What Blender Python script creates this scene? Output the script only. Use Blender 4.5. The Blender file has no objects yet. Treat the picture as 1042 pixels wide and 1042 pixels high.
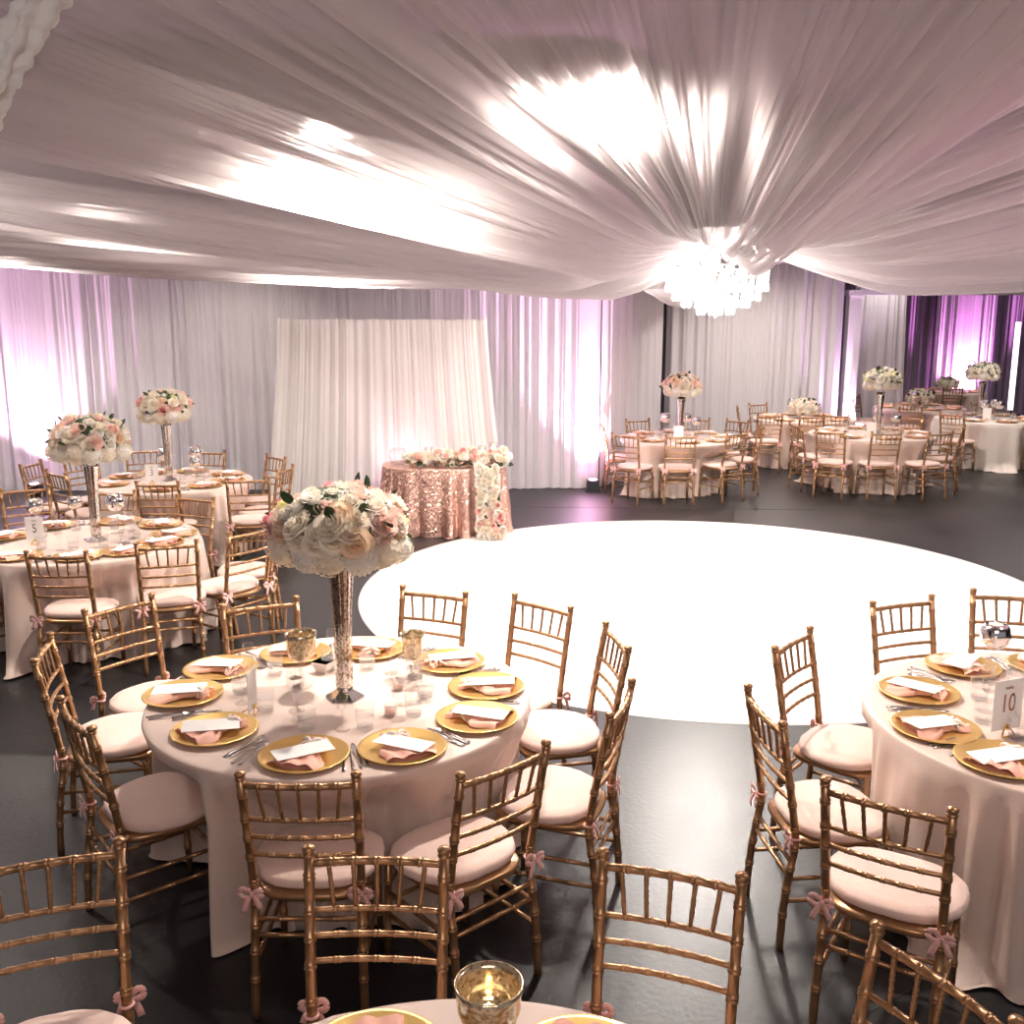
import bpy, math, random
from mathutils import Vector, Matrix, noise
PI = math.pi
R = math.radians
scene = bpy.context.scene
C = scene.collection

# ------------------------------------------------------------ camera, world, exposure
FPX = 1008.0
cam_d = bpy.data.cameras.new('camera')
cam = bpy.data.objects.new('camera', cam_d)
C.objects.link(cam)
cam.location = (0, 0, 2.358)
cam.rotation_euler = (R(90 - 11.083), 0, 0)
cam_d.sensor_width = 36
cam_d.lens = FPX / 1042 * 36
cam_d.clip_start = 0.05
scene.camera = cam

scene.view_settings.view_transform = 'Standard'
scene.view_settings.look = 'None'
scene.view_settings.gamma = 1
scene.view_settings.use_curve_mapping = False
scene.view_settings.exposure = 0.32

world = bpy.data.worlds.new('world')
scene.world = world
world.use_nodes = True
world.node_tree.nodes['Background'].inputs[0].default_value = (0.80, 0.74, 0.78, 1)
world.node_tree.nodes['Background'].inputs[1].default_value = 0.24

HUB = Vector((1.65, 8.2, 3.02))


def lamp(name, kind, loc, energy, color=(1, .92, .84), size=.15, target=None, spot=None, blend=.6, size_y=None):
    d = bpy.data.lights.new(name, kind)
    d.energy = energy
    d.color = color
    if kind == 'AREA':
        d.size = size
        if size_y:
            d.shape = 'RECTANGLE'
            d.size_y = size_y
    else:
        d.shadow_soft_size = size
    if spot:
        d.spot_size = R(spot)
        d.spot_blend = blend
    o = bpy.data.objects.new(name, d)
    C.objects.link(o)
    o.location = loc
    if target is not None:
        o.rotation_euler = (Vector(target) - Vector(loc)).to_track_quat('-Z', 'Y').to_euler()
    return o


# hall downlights glowing through the sheer canopy, plus unseen fill lamps added for brightness
WARM = (1, .9, .8)
DOWN = [(0.45, 4.95, 3.56, 900, 150), (-0.97, 5.70, 3.44, 800, 150), (-3.15, 8.0, 3.36, 150, 150), (-4.9, 6.6, 4.1, 700, 160), (5.2, 9.6, 3.9, 500, 160), (7.2, 6.4, 4.4, 450, 160), (4.3, 8.6, 3.25, 320, 120),
        (2.6, 11.2, 3.4, 700, 150), (-1.6, 9.9, 3.38, 420, 150), (-5.6, 11.0, 3.45, 620, 150), (.75, 11.3, 3.4, 380, 150), (-3.7, 12.2, 3.45, 260, 150), (4.6, 14.2, 3.5, 700, 150), (4.3, 16.4, 3.5, 620, 160), (7.9, 14.4, 3.6, 600, 150),
        (3.6, 3.4, 4.2, 420, 130), (9.6, 20.5, 3.6, 200, 150), (7.0, 18.75, 3.5, 60, 150)]
for x, y, z, e, cone in DOWN:
    lamp('downlight_and_fill_lamp', 'SPOT', (x, y, z), e, WARM, .05, (x, y, 0), cone, 1.0)
# large soft unseen fill light, added behind the camera high under the roof
lamp('fill_light', 'AREA', (0.3, -1.6, 3.9), 60, (1, .86, .8), 3.0, (0, 5, .6), size_y=1.5)
# magenta stage wash from the side of the room
lamp('magenta_wash', 'SPOT', (6.4, 1.8, .9), 800, (1, .36, .64), .2, (3.9, 4.6, 3.7), 62, 1.0)
lamp('mauve_fill', 'SPOT', (-6.2, 2.2, .9), 70, (.80, .50, 1), .2, (-3.0, 5.0, 3.6), 85, 1.0)  # unseen mauve fill, added to tint the canopy


# ------------------------------------------------------------ materials
def mat(name, color, rough=.6, metal=0., spec=.5, sheen=0., bump=None, emit=None, estr=0., var=None, coat=0.):
    m = bpy.data.materials.new(name)
    m.use_nodes = True
    nt = m.node_tree
    b = nt.nodes['Principled BSDF']
    b.inputs['Base Color'].default_value = (*color, 1)
    b.inputs['Roughness'].default_value = rough
    b.inputs['Metallic'].default_value = metal
    b.inputs['Specular IOR Level'].default_value = spec
    b.inputs['Sheen Weight'].default_value = sheen
    b.inputs['Coat Weight'].default_value = coat
    if emit:
        b.inputs['Emission Color'].default_value = (*emit, 1)
        b.inputs['Emission Strength'].default_value = estr
    if var or bump:
        tc = nt.nodes.new('ShaderNodeTexCoord')
        nz = nt.nodes.new('ShaderNodeTexNoise')
        nz.inputs['Scale'].default_value = (var or bump)[0]
        nz.inputs['Detail'].default_value = 5
        nt.links.new(tc.outputs['Object'], nz.inputs['Vector'])
        if var:
            rp = nt.nodes.new('ShaderNodeValToRGB')
            rp.color_ramp.elements[0].position = .3
            rp.color_ramp.elements[1].position = .7
            rp.color_ramp.elements[0].color = (*[c * (1 - var[1]) for c in color], 1)
            rp.color_ramp.elements[1].color = (*[min(1, c * (1 + var[1])) for c in color], 1)
            nt.links.new(nz.outputs['Fac'], rp.inputs['Fac'])
            nt.links.new(rp.outputs['Color'], b.inputs['Base Color'])
        if bump:
            bp = nt.nodes.new('ShaderNodeBump')
            bp.inputs['Strength'].default_value = bump[1]
            bp.inputs['Distance'].default_value = .01
            nt.links.new(nz.outputs['Fac'], bp.inputs['Height'])
            nt.links.new(bp.outputs['Normal'], b.inputs['Normal'])
    return m


def sheer(name, color, transp, transl, rough=.9):
    """woven sheer cloth: diffuse + translucent + a share of light straight through the weave"""
    m = bpy.data.materials.new(name)
    m.use_nodes = True
    nt = m.node_tree
    nt.nodes.remove(nt.nodes['Principled BSDF'])
    out = nt.nodes['Material Output']
    d = nt.nodes.new('ShaderNodeBsdfDiffuse')
    t = nt.nodes.new('ShaderNodeBsdfTranslucent')
    p = nt.nodes.new('ShaderNodeBsdfTransparent')
    d.inputs['Color'].default_value = (*color, 1)
    t.inputs['Color'].default_value = (*color, 1)
    m1 = nt.nodes.new('ShaderNodeMixShader')
    m2 = nt.nodes.new('ShaderNodeMixShader')
    m1.inputs[0].default_value = transl
    m2.inputs[0].default_value = transp
    nt.links.new(d.outputs[0], m1.inputs[1])
    nt.links.new(t.outputs[0], m1.inputs[2])
    nt.links.new(m1.outputs[0], m2.inputs[1])
    nt.links.new(p.outputs[0], m2.inputs[2])
    nt.links.new(m2.outputs[0], out.inputs['Surface'])
    return m


def thin_glass(name, tint=(1, 1, 1), base=.05, gain=1.0, milky=0.):
    m = bpy.data.materials.new(name)
    m.use_nodes = True
    nt = m.node_tree
    nt.nodes.remove(nt.nodes['Principled BSDF'])
    out = nt.nodes['Material Output']
    p = nt.nodes.new('ShaderNodeBsdfTransparent')
    p.inputs['Color'].default_value = (*tint, 1)
    g = nt.nodes.new('ShaderNodeBsdfGlossy')
    g.inputs['Roughness'].default_value = .03
    fr = nt.nodes.new('ShaderNodeLayerWeight')
    fr.inputs['Blend'].default_value = .35
    ma = nt.nodes.new('ShaderNodeMath')
    ma.operation = 'MULTIPLY_ADD'
    ma.inputs[1].default_value = .55 * gain
    ma.inputs[2].default_value = base
    ma.use_clamp = True
    nt.links.new(fr.outputs['Facing'], ma.inputs[0])
    mx = nt.nodes.new('ShaderNodeMixShader')
    nt.links.new(ma.outputs[0], mx.inputs[0])
    nt.links.new(p.outputs[0], mx.inputs[1])
    nt.links.new(g.outputs[0], mx.inputs[2])
    last = mx
    if milky:
        tr = nt.nodes.new('ShaderNodeBsdfTranslucent')
        m3 = nt.nodes.new('ShaderNodeMixShader')
        m3.inputs[0].default_value = milky
        nt.links.new(mx.outputs[0], m3.inputs[1])
        nt.links.new(tr.outputs[0], m3.inputs[2])
        last = m3
    nt.links.new(last.outputs[0], out.inputs['Surface'])
    return m


M = {}
M['chair'] = mat('gold_paint', (.40, .225, .112), .29, .68, .5, var=(14, .12))
M['cushion'] = mat('blush_cushion_cloth', (.77, .57, .50), .75, 0, .3, .2, bump=(60, .15))
M['ribbon'] = mat('pink_satin_ribbon', (.82, .46, .42), .4, 0, .5, .3)
M['cloth'] = mat('blush_satin_cloth', (.70, .55, .475), .5, 0, .4, .15, bump=(90, .1))
M['cloth_white'] = mat('ivory_cloth', (.74, .66, .60), .55, 0, .4, .15)
M['gold'] = mat('gold_charger_lacquer', (.83, .56, .20), .3, .75, .5)
M['goldmetal'] = mat('polished_gold_metal', (.85, .55, .2), .22, 1)
M['napkin'] = mat('blush_napkin_cloth', (.88, .47, .36), .7, 0, .3, .2)
M['ivoryribbon'] = mat('ivory_ribbon', (.88, .78, .7), .4)
M['paper'] = mat('white_card_paper', (.9, .88, .86), .7, 0, .3)
M['steel'] = mat('polished_steel', (.6, .57, .55), .2, 1)
M['glass'] = thin_glass('clear_glass', (1, 1, 1), .035, .75)
M['cutglass'] = thin_glass('cut_glass', (1, .99, .98), .05, .5)
M['frost'] = thin_glass('ribbed_tumbler_glass', (1, 1, 1), .04, .6, .10)
M['crystal'] = thin_glass('crystal_glass', (1, 1, 1), .18, 1.2, .6)
M['ivory'] = sheer('ivory_petal', (.93, .86, .74), 0, .38)
M['white'] = sheer('white_petal', (.94, .91, .85), 0, .38)
M['blush'] = sheer('blush_petal', (.92, .68, .60), 0, .38)
M['peach'] = sheer('peach_petal', (.93, .74, .56), 0, .38)
M['pink'] = sheer('pink_petal_heart', (.88, .36, .38), 0, .38)
M['yellow'] = sheer('yellow_petal_heart', (.92, .86, .42), 0, .38)
M['leaf'] = mat('dark_green_leaf', (.035, .065, .025), .5, 0, .4, var=(30, .4))
M['palewax'] = mat('ivory_candle_wax', (.9, .82, .68), .6, 0, .3, emit=(1, .76, .48), estr=1.3)
M['flame'] = mat('candle_flame', (1, .7, .3), .5, emit=(1, .62, .22), estr=14)
M['bulb'] = mat('candle_bulb', (1, 1, 1), .4, emit=(1, .93, .84), estr=200)
M['black'] = mat('black_housing', (.012, .012, .014), .45)
M['ink'] = mat('dark_printed_ink', (.10, .06, .05), .6)
M['inkgold'] = mat('copper_printed_ink', (.34, .14, .08), .5, .3)
M['dish'] = mat('white_glazed_china', (.82, .76, .72), .25)
M['sugar'] = mat('brown_sugar', (.30, .19, .10), .8)
M['wood'] = mat('plywood_table', (.35, .24, .15), .6)
M['lens'] = mat('magenta_lens', (1, .5, .8), .3, emit=(1, .35, .9), estr=40)
M['pipe'] = mat('pipe_stand_metal', (.5, .5, .5), .3, 1)

# mercury glass: mirror with dark foxing specks
m = mat('mercury_glass', (.80, .77, .74), .12, 1)
nt = m.node_tree
b = nt.nodes['Principled BSDF']
tc = nt.nodes.new('ShaderNodeTexCoord')
nz = nt.nodes.new('ShaderNodeTexNoise')
nz.inputs['Scale'].default_value = 90
nz.inputs['Detail'].default_value = 6
rp = nt.nodes.new('ShaderNodeValToRGB')
rp.color_ramp.elements[0].position = .42
rp.color_ramp.elements[1].position = .52
rp.color_ramp.elements[0].color = (.36, .27, .21, 1)
rp.color_ramp.elements[1].color = (.82, .78, .74, 1)
nt.links.new(tc.outputs['Object'], nz.inputs['Vector'])
nt.links.new(nz.outputs['Fac'], rp.inputs['Fac'])
nt.links.new(rp.outputs['Color'], b.inputs['Base Color'])
M['mercury'] = m
M['silver'] = mat('silvered_glass', (.82, .80, .80), .09, 1, var=(20, .12))
m2 = m.copy()
m2.name = 'champagne_mercury_glass'
e = [n for n in m2.node_tree.nodes if n.type == 'VALTORGB'][0].color_ramp.elements
e[0].color = (.40, .29, .16, 1)
e[1].color = (.72, .60, .42, 1)
bb = m2.node_tree.nodes['Principled BSDF']
bb.inputs['Metallic'].default_value = .7
M['champagne'] = m2

# rose gold sequins: every cell tilts its own way
m = mat('rose_gold_sequins', (.67, .42, .345), .32, .8)
nt = m.node_tree
b = nt.nodes['Principled BSDF']
tc = nt.nodes.new('ShaderNodeTexCoord')
vo = nt.nodes.new('ShaderNodeTexVoronoi')
vo.inputs['Scale'].default_value = 110
sb = nt.nodes.new('ShaderNodeVectorMath')
sb.operation = 'SUBTRACT'
sb.inputs[1].default_value = (.5, .5, .5)
sc = nt.nodes.new('ShaderNodeVectorMath')
sc.operation = 'SCALE'
sc.inputs['Scale'].default_value = 1.0
ge = nt.nodes.new('ShaderNodeNewGeometry')
ad = nt.nodes.new('ShaderNodeVectorMath')
no = nt.nodes.new('ShaderNodeVectorMath')
no.operation = 'NORMALIZE'
nt.links.new(tc.outputs['Object'], vo.inputs['Vector'])
nt.links.new(vo.outputs['Color'], sb.inputs[0])
nt.links.new(sb.outputs[0], sc.inputs[0])
nt.links.new(sc.outputs[0], ad.inputs[0])
nt.links.new(ge.outputs['Normal'], ad.inputs[1])
nt.links.new(ad.outputs[0], no.inputs[0])
nt.links.new(no.outputs[0], b.inputs['Normal'])
M['sequin'] = m

M['canopy'] = sheer('white_sheer_canopy_cloth', (.82, .77, .78), .42, .30)
M['drape'] = sheer('grey_white_sheer_drape', (.86, .83, .86), .0, .25)
M['backdrop'] = sheer('ivory_backdrop_cloth', (.90, .87, .84), 0, .25)
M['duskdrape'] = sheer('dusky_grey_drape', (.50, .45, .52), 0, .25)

# charcoal painted concrete, glossy, mottled
m = bpy.data.materials.new('charcoal_concrete')
m.use_nodes = True
nt = m.node_tree
b = nt.nodes['Principled BSDF']
b.inputs['Specular IOR Level'].default_value = .44
tc = nt.nodes.new('ShaderNodeTexCoord')
n1 = nt.nodes.new('ShaderNodeTexNoise')
n1.inputs['Scale'].default_value = 1.3
n1.inputs['Detail'].default_value = 8
n2 = nt.nodes.new('ShaderNodeTexNoise')
n2.inputs['Scale'].default_value = 38
n2.inputs['Detail'].default_value = 4
rp = nt.nodes.new('ShaderNodeValToRGB')
rp.color_ramp.elements[0].position = .3
rp.color_ramp.elements[1].position = .75
rp.color_ramp.elements[0].color = (.008, .008, .0095, 1)
rp.color_ramp.elements[1].color = (.022, .0215, .023, 1)
mr = nt.nodes.new('ShaderNodeMapRange')
mr.inputs['To Min'].default_value = .36
mr.inputs['To Max'].default_value = .44
bp_ = nt.nodes.new('ShaderNodeBump')
bp_.inputs['Strength'].default_value = .12
bp_.inputs['Distance'].default_value = .01
nt.links.new(tc.outputs['Object'], n1.inputs['Vector'])
nt.links.new(tc.outputs['Object'], n2.inputs['Vector'])
nt.links.new(n1.outputs['Fac'], rp.inputs['Fac'])
nt.links.new(rp.outputs['Color'], b.inputs['Base Color'])
nt.links.new(n1.outputs['Fac'], mr.inputs['Value'])
nt.links.new(mr.outputs['Result'], b.inputs['Roughness'])
nt.links.new(n2.outputs['Fac'], bp_.inputs['Height'])
nt.links.new(bp_.outputs['Normal'], b.inputs['Normal'])
M['floor'] = m
M['wall'] = mat('dark_painted_wall', (.10, .09, .10), .8)
M['roof'] = mat('dark_roof', (.16, .13, .15), .9)
M['dance'] = mat('glossy_white_vinyl', (.88, .87, .86), .22, 0, .5)
M['white_paint'] = mat('white_painted_wood', (.8, .78, .8), .6)


# ------------------------------------------------------------ mesh helpers
class MB:
    def __init__(s):
        s.v, s.f, s.mi = [], [], []

    def add(s, vs, fs, mi=0):
        o = len(s.v)
        s.v += [tuple(v) for v in vs]
        s.f += [tuple(i + o for i in f) for f in fs]
        s.mi += [mi] * len(fs)

    def box(s, c, d, rot=None, mi=0):
        vs = [Vector((x * d[0] / 2, y * d[1] / 2, z * d[2] / 2)) for x in (-1, 1) for y in (-1, 1) for z in (-1, 1)]
        if rot is not None:
            vs = [rot @ v for v in vs]
        vs = [v + Vector(c) for v in vs]
        s.add(vs, [(0, 1, 3, 2), (4, 6, 7, 5), (0, 4, 5, 1), (2, 3, 7, 6), (0, 2, 6, 4), (1, 5, 7, 3)], mi)

    def tube(s, pts, rad, n=8, mi=0, caps=True):
        pts = [Vector(p) for p in pts]
        k = len(pts)
        if not hasattr(rad, '__len__'):
            rad = [rad] * k
        vs, fs = [], []
        t0 = (pts[1] - pts[0]).normalized()
        up = Vector((0, 0, 1)) if abs(t0.z) < .9 else Vector((1, 0, 0))
        a = t0.cross(up).normalized()
        for i in range(k):
            t = (pts[min(i + 1, k - 1)] - pts[max(i - 1, 0)])
            t = t.normalized() if t.length > 1e-9 else t0
            a = (a - t * a.dot(t)).normalized()
            b = t.cross(a)
            for j in range(n):
                w = 2 * PI * j / n
                vs.append(pts[i] + (a * math.cos(w) + b * math.sin(w)) * rad[i])
        for i in range(k - 1):
            for j in range(n):
                fs.append((i * n + j, i * n + (j + 1) % n, (i + 1) * n + (j + 1) % n, (i + 1) * n + j))
        if caps:
            fs.append(tuple(range(n - 1, -1, -1)))
            fs.append(tuple((k - 1) * n + j for j in range(n)))
        s.add(vs, fs, mi)

    def ribbon(s, pts, hw, th=.0016, mi=0):
        """flat band lying along pts, standing upright in z"""
        vs, fs = [], []
        n = len(pts)
        for i, p in enumerate(pts):
            t = (Vector(pts[min(i + 1, n - 1)]) - Vector(pts[max(i - 1, 0)])).normalized()
            a = Vector((0, 1, 0)).cross(t)
            a = a.normalized() if a.length > .2 else Vector((0, 0, 1))
            o = t.cross(a).normalized() * th / 2
            p = Vector(p)
            vs += [p - a * hw[i] - o, p + a * hw[i] - o, p + a * hw[i] + o, p - a * hw[i] + o]
        for i in range(n - 1):
            for j in range(4):
                fs.append((i * 4 + j, i * 4 + (j + 1) % 4, i * 4 + 4 + (j + 1) % 4, i * 4 + 4 + j))
        fs += [(3, 2, 1, 0), tuple((n - 1) * 4 + j for j in range(4))]
        s.add(vs, fs, mi)

    def lathe(s, prof, n=24, c=(0, 0, 0), mi=0, flute=0., nf=8):
        vs, fs = [], []
        k = len(prof)
        for r, z in prof:
            for j in range(n):
                w = 2 * PI * j / n
                q = r * (1 + flute * math.cos(nf * w))
                vs.append((c[0] + q * math.cos(w), c[1] + q * math.sin(w), c[2] + z))
        for i in range(k - 1):
            for j in range(n):
                fs.append((i * n + j, i * n + (j + 1) % n, (i + 1) * n + (j + 1) % n, (i + 1) * n + j))
        if prof[0][0] > 1e-4:
            fs.append(tuple(range(n - 1, -1, -1)))
        s.add(vs, fs, mi)

    def grid(s, fn, nu, nv, mi=0, wrap=False):
        vs = [fn(i / nu, j / nv) for j in range(nv + 1) for i in range(nu + (0 if wrap else 1))]
        w = nu if wrap else nu + 1
        fs = []
        for j in range(nv):
            for i in range(nu):
                a = (i + 1) % w if wrap else i + 1
                fs.append((j * w + i, j * w + a, (j + 1) * w + a, (j + 1) * w + i))
        s.add(vs, fs, mi)

    def ball(s, c, r, n=10, m=6, mi=0):
        s.grid(lambda u, v: (c[0] + r * math.sin(PI * v) * math.cos(2 * PI * u), c[1] + r * math.sin(PI * v) * math.sin(2 * PI * u), c[2] - r * math.cos(PI * v)), n, m, mi, True)

    def mesh(s, name, mats, smooth=True):
        me = bpy.data.meshes.new(name)
        me.from_pydata(s.v, [], s.f)
        if not isinstance(mats, (list, tuple)):
            mats = [mats]
        for k in mats:
            me.materials.append(M[k])
        me.polygons.foreach_set('material_index', s.mi)
        me.polygons.foreach_set('use_smooth', [smooth] * len(s.f))
        me.update()
        return me

    def build(s, name, mats, parent=None, smooth=True, loc=None):
        return link(name, s.mesh(name, mats, smooth), parent, loc)


def link(name, me, parent=None, loc=None, rot=None):
    o = bpy.data.objects.new(name, me)
    C.objects.link(o)
    if parent:
        o.parent = parent
    if loc is not None:
        o.location = loc
    if rot is not None:
        o.rotation_euler = rot
    return o


def tag(o, label=None, cat=None, group=None, kind=None):
    if label:
        o['label'] = label
    if cat:
        o['category'] = cat
    if group:
        o['group'] = group
    if kind:
        o['kind'] = kind
    return o


def empty(name, loc=(0, 0, 0), rz=0):
    o = bpy.data.objects.new(name, None)
    o.empty_display_size = .1
    C.objects.link(o)
    o.location = loc
    o.rotation_euler = (0, 0, rz)
    return o


def struct(o):
    o['kind'] = 'structure'
    return o


def dup(root, loc, rz=0., label=None, group=None):
    r = root.copy()
    C.objects.link(r)
    r.location = loc
    r.rotation_euler = (0, 0, rz)
    if label:
        r['label'] = label
    if group:
        r['group'] = group
    for ch in root.children:
        c = ch.copy()
        C.objects.link(c)
        c.parent = r
        for g in ch.children:
            d = g.copy()
            C.objects.link(d)
            d.parent = c
    return r


class Kind:
    """first placing moves the original, later ones copy it"""
    def __init__(s, root):
        s.root, s.used = root, False

    def put(s, loc, rz, label, group):
        if s.used:
            return dup(s.root, loc, rz, label, group)
        s.used = True
        o = s.root
        o.location = loc
        o.rotation_euler = (0, 0, rz)
        o['label'] = label
        o['group'] = group
        return o


rnd = random.Random(7)


# ------------------------------------------------------------ setting: floor, walls, roof
b = MB()
b.box((1.5, 10, -.05), (24, 32, .1))
struct(b.build('floor', 'floor', smooth=False))
b = MB()
b.box((1.5, 10, 6.05), (24, 32, .1))
struct(b.build('ceiling', 'roof', smooth=False))


def wall(name, x0, y0, x1, y1, z=6.0, t=.12):
    b = MB()
    d = Vector((x1 - x0, y1 - y0, 0))
    b.box(((x0 + x1) / 2, (y0 + y1) / 2, z / 2), (d.length, t, z), Matrix.Rotation(math.atan2(d.y, d.x), 3, 'Z'))
    struct(b.build(name, 'wall', smooth=False))


wall('wall_back', -8.1, 14.25, 1.1, 14.25)
wall('wall_left', -8.1, -3, -8.1, 14.2)
wall('wall_right', 13.3, -3, 13.3, 25.5)
wall('wall_far', 1.4, 25.5, 13.3, 25.5)
wall('wall_return', 1.12, 14.4, 2.62, 18.6)
wall('wall_inner', 2.7, 18.72, 6.0, 18.72)
wall('wall_alcove', 6.1, 18.8, 6.9, 25.4)

# saw-cut joints of the concrete slab
b = MB()
b.box((1.15, 2.98, .0012), (2.6, .006, .002), Matrix.Rotation(R(31), 3, 'Z'))
b.box((-.6, 12.4, .0012), (9, .006, .002), Matrix.Rotation(R(-3), 3, 'Z'))
struct(b.build('trim_1', 'black', smooth=False))


# ------------------------------------------------------------ fabric canopy under the roof
POLY = [(-7.55, -2.9), (13.0, -2.9), (13.0, 17.8), (2.8, 17.8), (1.3, 13.45), (-7.55, 13.35)]


def reach(th):
    d = (math.cos(th), math.sin(th))
    best = 99
    for i in range(len(POLY)):
        (ax, ay), (bx, by) = POLY[i], POLY[(i + 1) % len(POLY)]
        ex, ey = bx - ax, by - ay
        den = d[0] * ey - d[1] * ex
        if abs(den) < 1e-9:
            continue
        t = ((ax - HUB.x) * ey - (ay - HUB.y) * ex) / den
        u = ((ax - HUB.x) * d[1] - (ay - HUB.y) * d[0]) / den
        if t > 0 and 0 <= u <= 1:
            best = min(best, t)
    return best


def front(th):
    """0 towards the back and left walls, 1 straight over the camera"""
    return min(1, max(0, (.25 - math.sin(th)) / 1.1))


def rim_height(th):
    """height of the fabric at the wall: low at the back and left, high over the camera"""
    z = 3.28 + 1.70 * front(th) ** 1.2
    if math.cos(th) > .3 and math.sin(th) > -.3:
        z += .25 * (math.cos(th) - .3)
    return z


def pleat_fn(seed, n):
    """row of folds of uneven width and height: returns f(u), u in 0..1, smooth, between 0 and 1"""
    r = random.Random(seed)
    ws = [r.uniform(.5, 1.7) for _ in range(n)]
    hs = [r.uniform(.25, 1) for _ in range(n)]
    sk = [r.uniform(.3, .7) for _ in range(n)]
    tot = sum(ws)
    ed = [0]
    for w in ws:
        ed.append(ed[-1] + w / tot)

    def f(u):
        u = min(max(u, 0), .99999)
        lo, hi = 0, n
        while hi - lo > 1:
            md = (lo + hi) // 2
            if ed[md] <= u:
                lo = md
            else:
                hi = md
        x = (u - ed[lo]) / (ed[lo + 1] - ed[lo])
        k = sk[lo]
        x = x / k * .5 if x < k else .5 + (x - k) / (1 - k) * .5
        return hs[lo] * math.sin(PI * x) ** 1.3
    return f


canopy = tag(empty('fabric_canopy', HUB), 'white sheer fabric canopy swagged from the chandelier out to the walls', 'canopy')
NP = 20
cuts = []
a0 = R(8)
for i in range(NP + 1):
    cuts.append(a0 + 2 * PI * i / NP + (R(rnd.uniform(-3.5, 3.5)) if 0 < i < NP else 0))
for i in range(NP):
    ta, tb = cuts[i] - R(1.2), cuts[i + 1] + R(1.2)
    big, fine, thin = pleat_fn(100 + i, 4), pleat_fn(200 + i, 12), pleat_fn(300 + i, 40)
    mid = (ta + tb) / 2
    extra = rnd.uniform(-.08, .08)
    tilt = rnd.uniform(-.5, .5)
    lift = .20 if i % 2 else 0

    def surf(u, v, ta=ta, tb=tb, big=big, fine=fine, thin=thin, extra=extra, tilt=tilt, lift=lift, i=i, mid=mid):
        s = v ** 1.25
        wob = .05 * math.sin(3 * s * PI + i) * math.sin(PI * u) * s
        uu = min(max(u + wob, 0), 1)
        th = ta + (tb - ta) * u
        rr = .16 + (reach(th) - .16) * s
        fr = front(th)
        g = math.sin(PI * s ** .52)
        depth = .20 + extra - .02 * fr - (.24 if R(14) < mid < R(72) else 0)
        z = -depth * g + (rim_height(th) - HUB.z) * s ** (1.7 - .65 * fr) + lift * min(1, s * 6) * (1 - .4 * s)
        # cross section of the panel: belly between its two edges, deepest near the hub
        belly = math.sin(PI * uu) ** .8 * (1 + tilt * (u - .5))
        soft = .55 if R(14) < mid < R(72) else 1
        z -= soft * (.07 + .10 * (1 - s)) * belly * min(1, s * 9)
        a = min(1, rr / 1.3)
        z -= soft * (.19 * big(uu) + .075 * fine(uu) + .036 * thin(min(max(uu + .03 * math.sin(5 * s + i), 0), 1))) * a
        th += .006 * math.sin(8 * s + 2 * i) * s
        return (rr * math.cos(th), rr * math.sin(th), z)
    b = MB()
    b.grid(surf, 200, 54)
    o = b.build('canopy_panel', 'canopy', canopy)
# gathered fabric collar at the hub
b = MB()
b.grid(lambda u, v: ((.30 - .16 * v + .03 * math.sin(26 * 2 * PI * u)) * math.cos(2 * PI * u), (.30 - .16 * v + .03 * math.sin(26 * 2 * PI * u)) * math.sin(2 * PI * u), -.10 + .14 * v), 208, 5, 0, True)
b.build('gathered_collar', 'canopy', canopy)

# ruffled white fabric swag near the camera, upper corner
b = MB()


def ruffle(u, v):
    t = v
    p = Vector((-1.45 + .31 * t, 2.73 + .09 * t, 2.80 + .52 * t))
    w = 2 * PI * u
    r = .042 + .012 * math.sin(5 * w + 9 * t) + .018 * noise.noise(Vector((2.2 * math.cos(w), 2.2 * math.sin(w), 14 * t))) + .010 * noise.noise(Vector((5 * math.cos(w), 5 * math.sin(w), 34 * t))) + .004 * math.sin(60 * t + 3 * math.sin(w))
    ax = Vector((.31, .09, .52)).normalized()
    a = ax.cross(Vector((0, 1, 0))).normalized()
    c = ax.cross(a)
    return p + (a * math.cos(w) + c * math.sin(w)) * r


b.grid(ruffle, 40, 110, 0, True)
tag(b.build('ruffled_swag', 'backdrop'), 'ruffled white fabric swag hanging in the upper corner close to the camera', 'drapery')


# ------------------------------------------------------------ wall drapes
def curtain(name, pts, z0, z1, key, seed, per_m=5.5, amp=.075, label=None, flare=0., gather=0., group=None):
    """pleated drape along a floor path"""
    P = [Vector((p[0], p[1], 0)) for p in pts]
    L = [0]
    for i in range(1, len(P)):
        L.append(L[-1] + (P[i] - P[i - 1]).length)
    tot = L[-1]
    n = max(3, int(tot * per_m))
    f1, f2 = pleat_fn(seed, n), pleat_fn(seed + 1, n * 3)
    f3 = pleat_fn(seed + 2, max(2, n // 5))

    def at(s):
        s = min(max(s, 0), tot)
        for i in range(1, len(P)):
            if s <= L[i] + 1e-9:
                d = (P[i] - P[i - 1]).normalized()
                return P[i - 1] + d * (s - L[i - 1]), Vector((d.y, -d.x, 0))
    c = tot / 2

    def fn(u, v):
        h = 1 - v
        k = 1 + flare * (1 - v) - gather * v
        s = c + (u - .5) * tot * 1
        p, nrm = at(s)
        if flare or gather:
            pc, _ = at(c)
            p = pc + (p - pc) * k
        uu = min(max(u + .0015 * math.sin(5 * v + 40 * u), 0), 1)
        q = amp * (f1(uu) * (.75 + .25 * h) + .35 * f2(uu) * (.5 + .5 * v) + .5 * f3(uu))
        p = p + nrm * q
        z = z0 + (z1 - z0) * v
        if v == 0:
            z = z0 + .008
        return (p.x, p.y, z)
    b = MB()
    b.grid(fn, int(min(1500, n * 20)), 14)
    o = b.build(name, key)
    tag(o, label, 'curtain', group)
    return o


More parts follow.
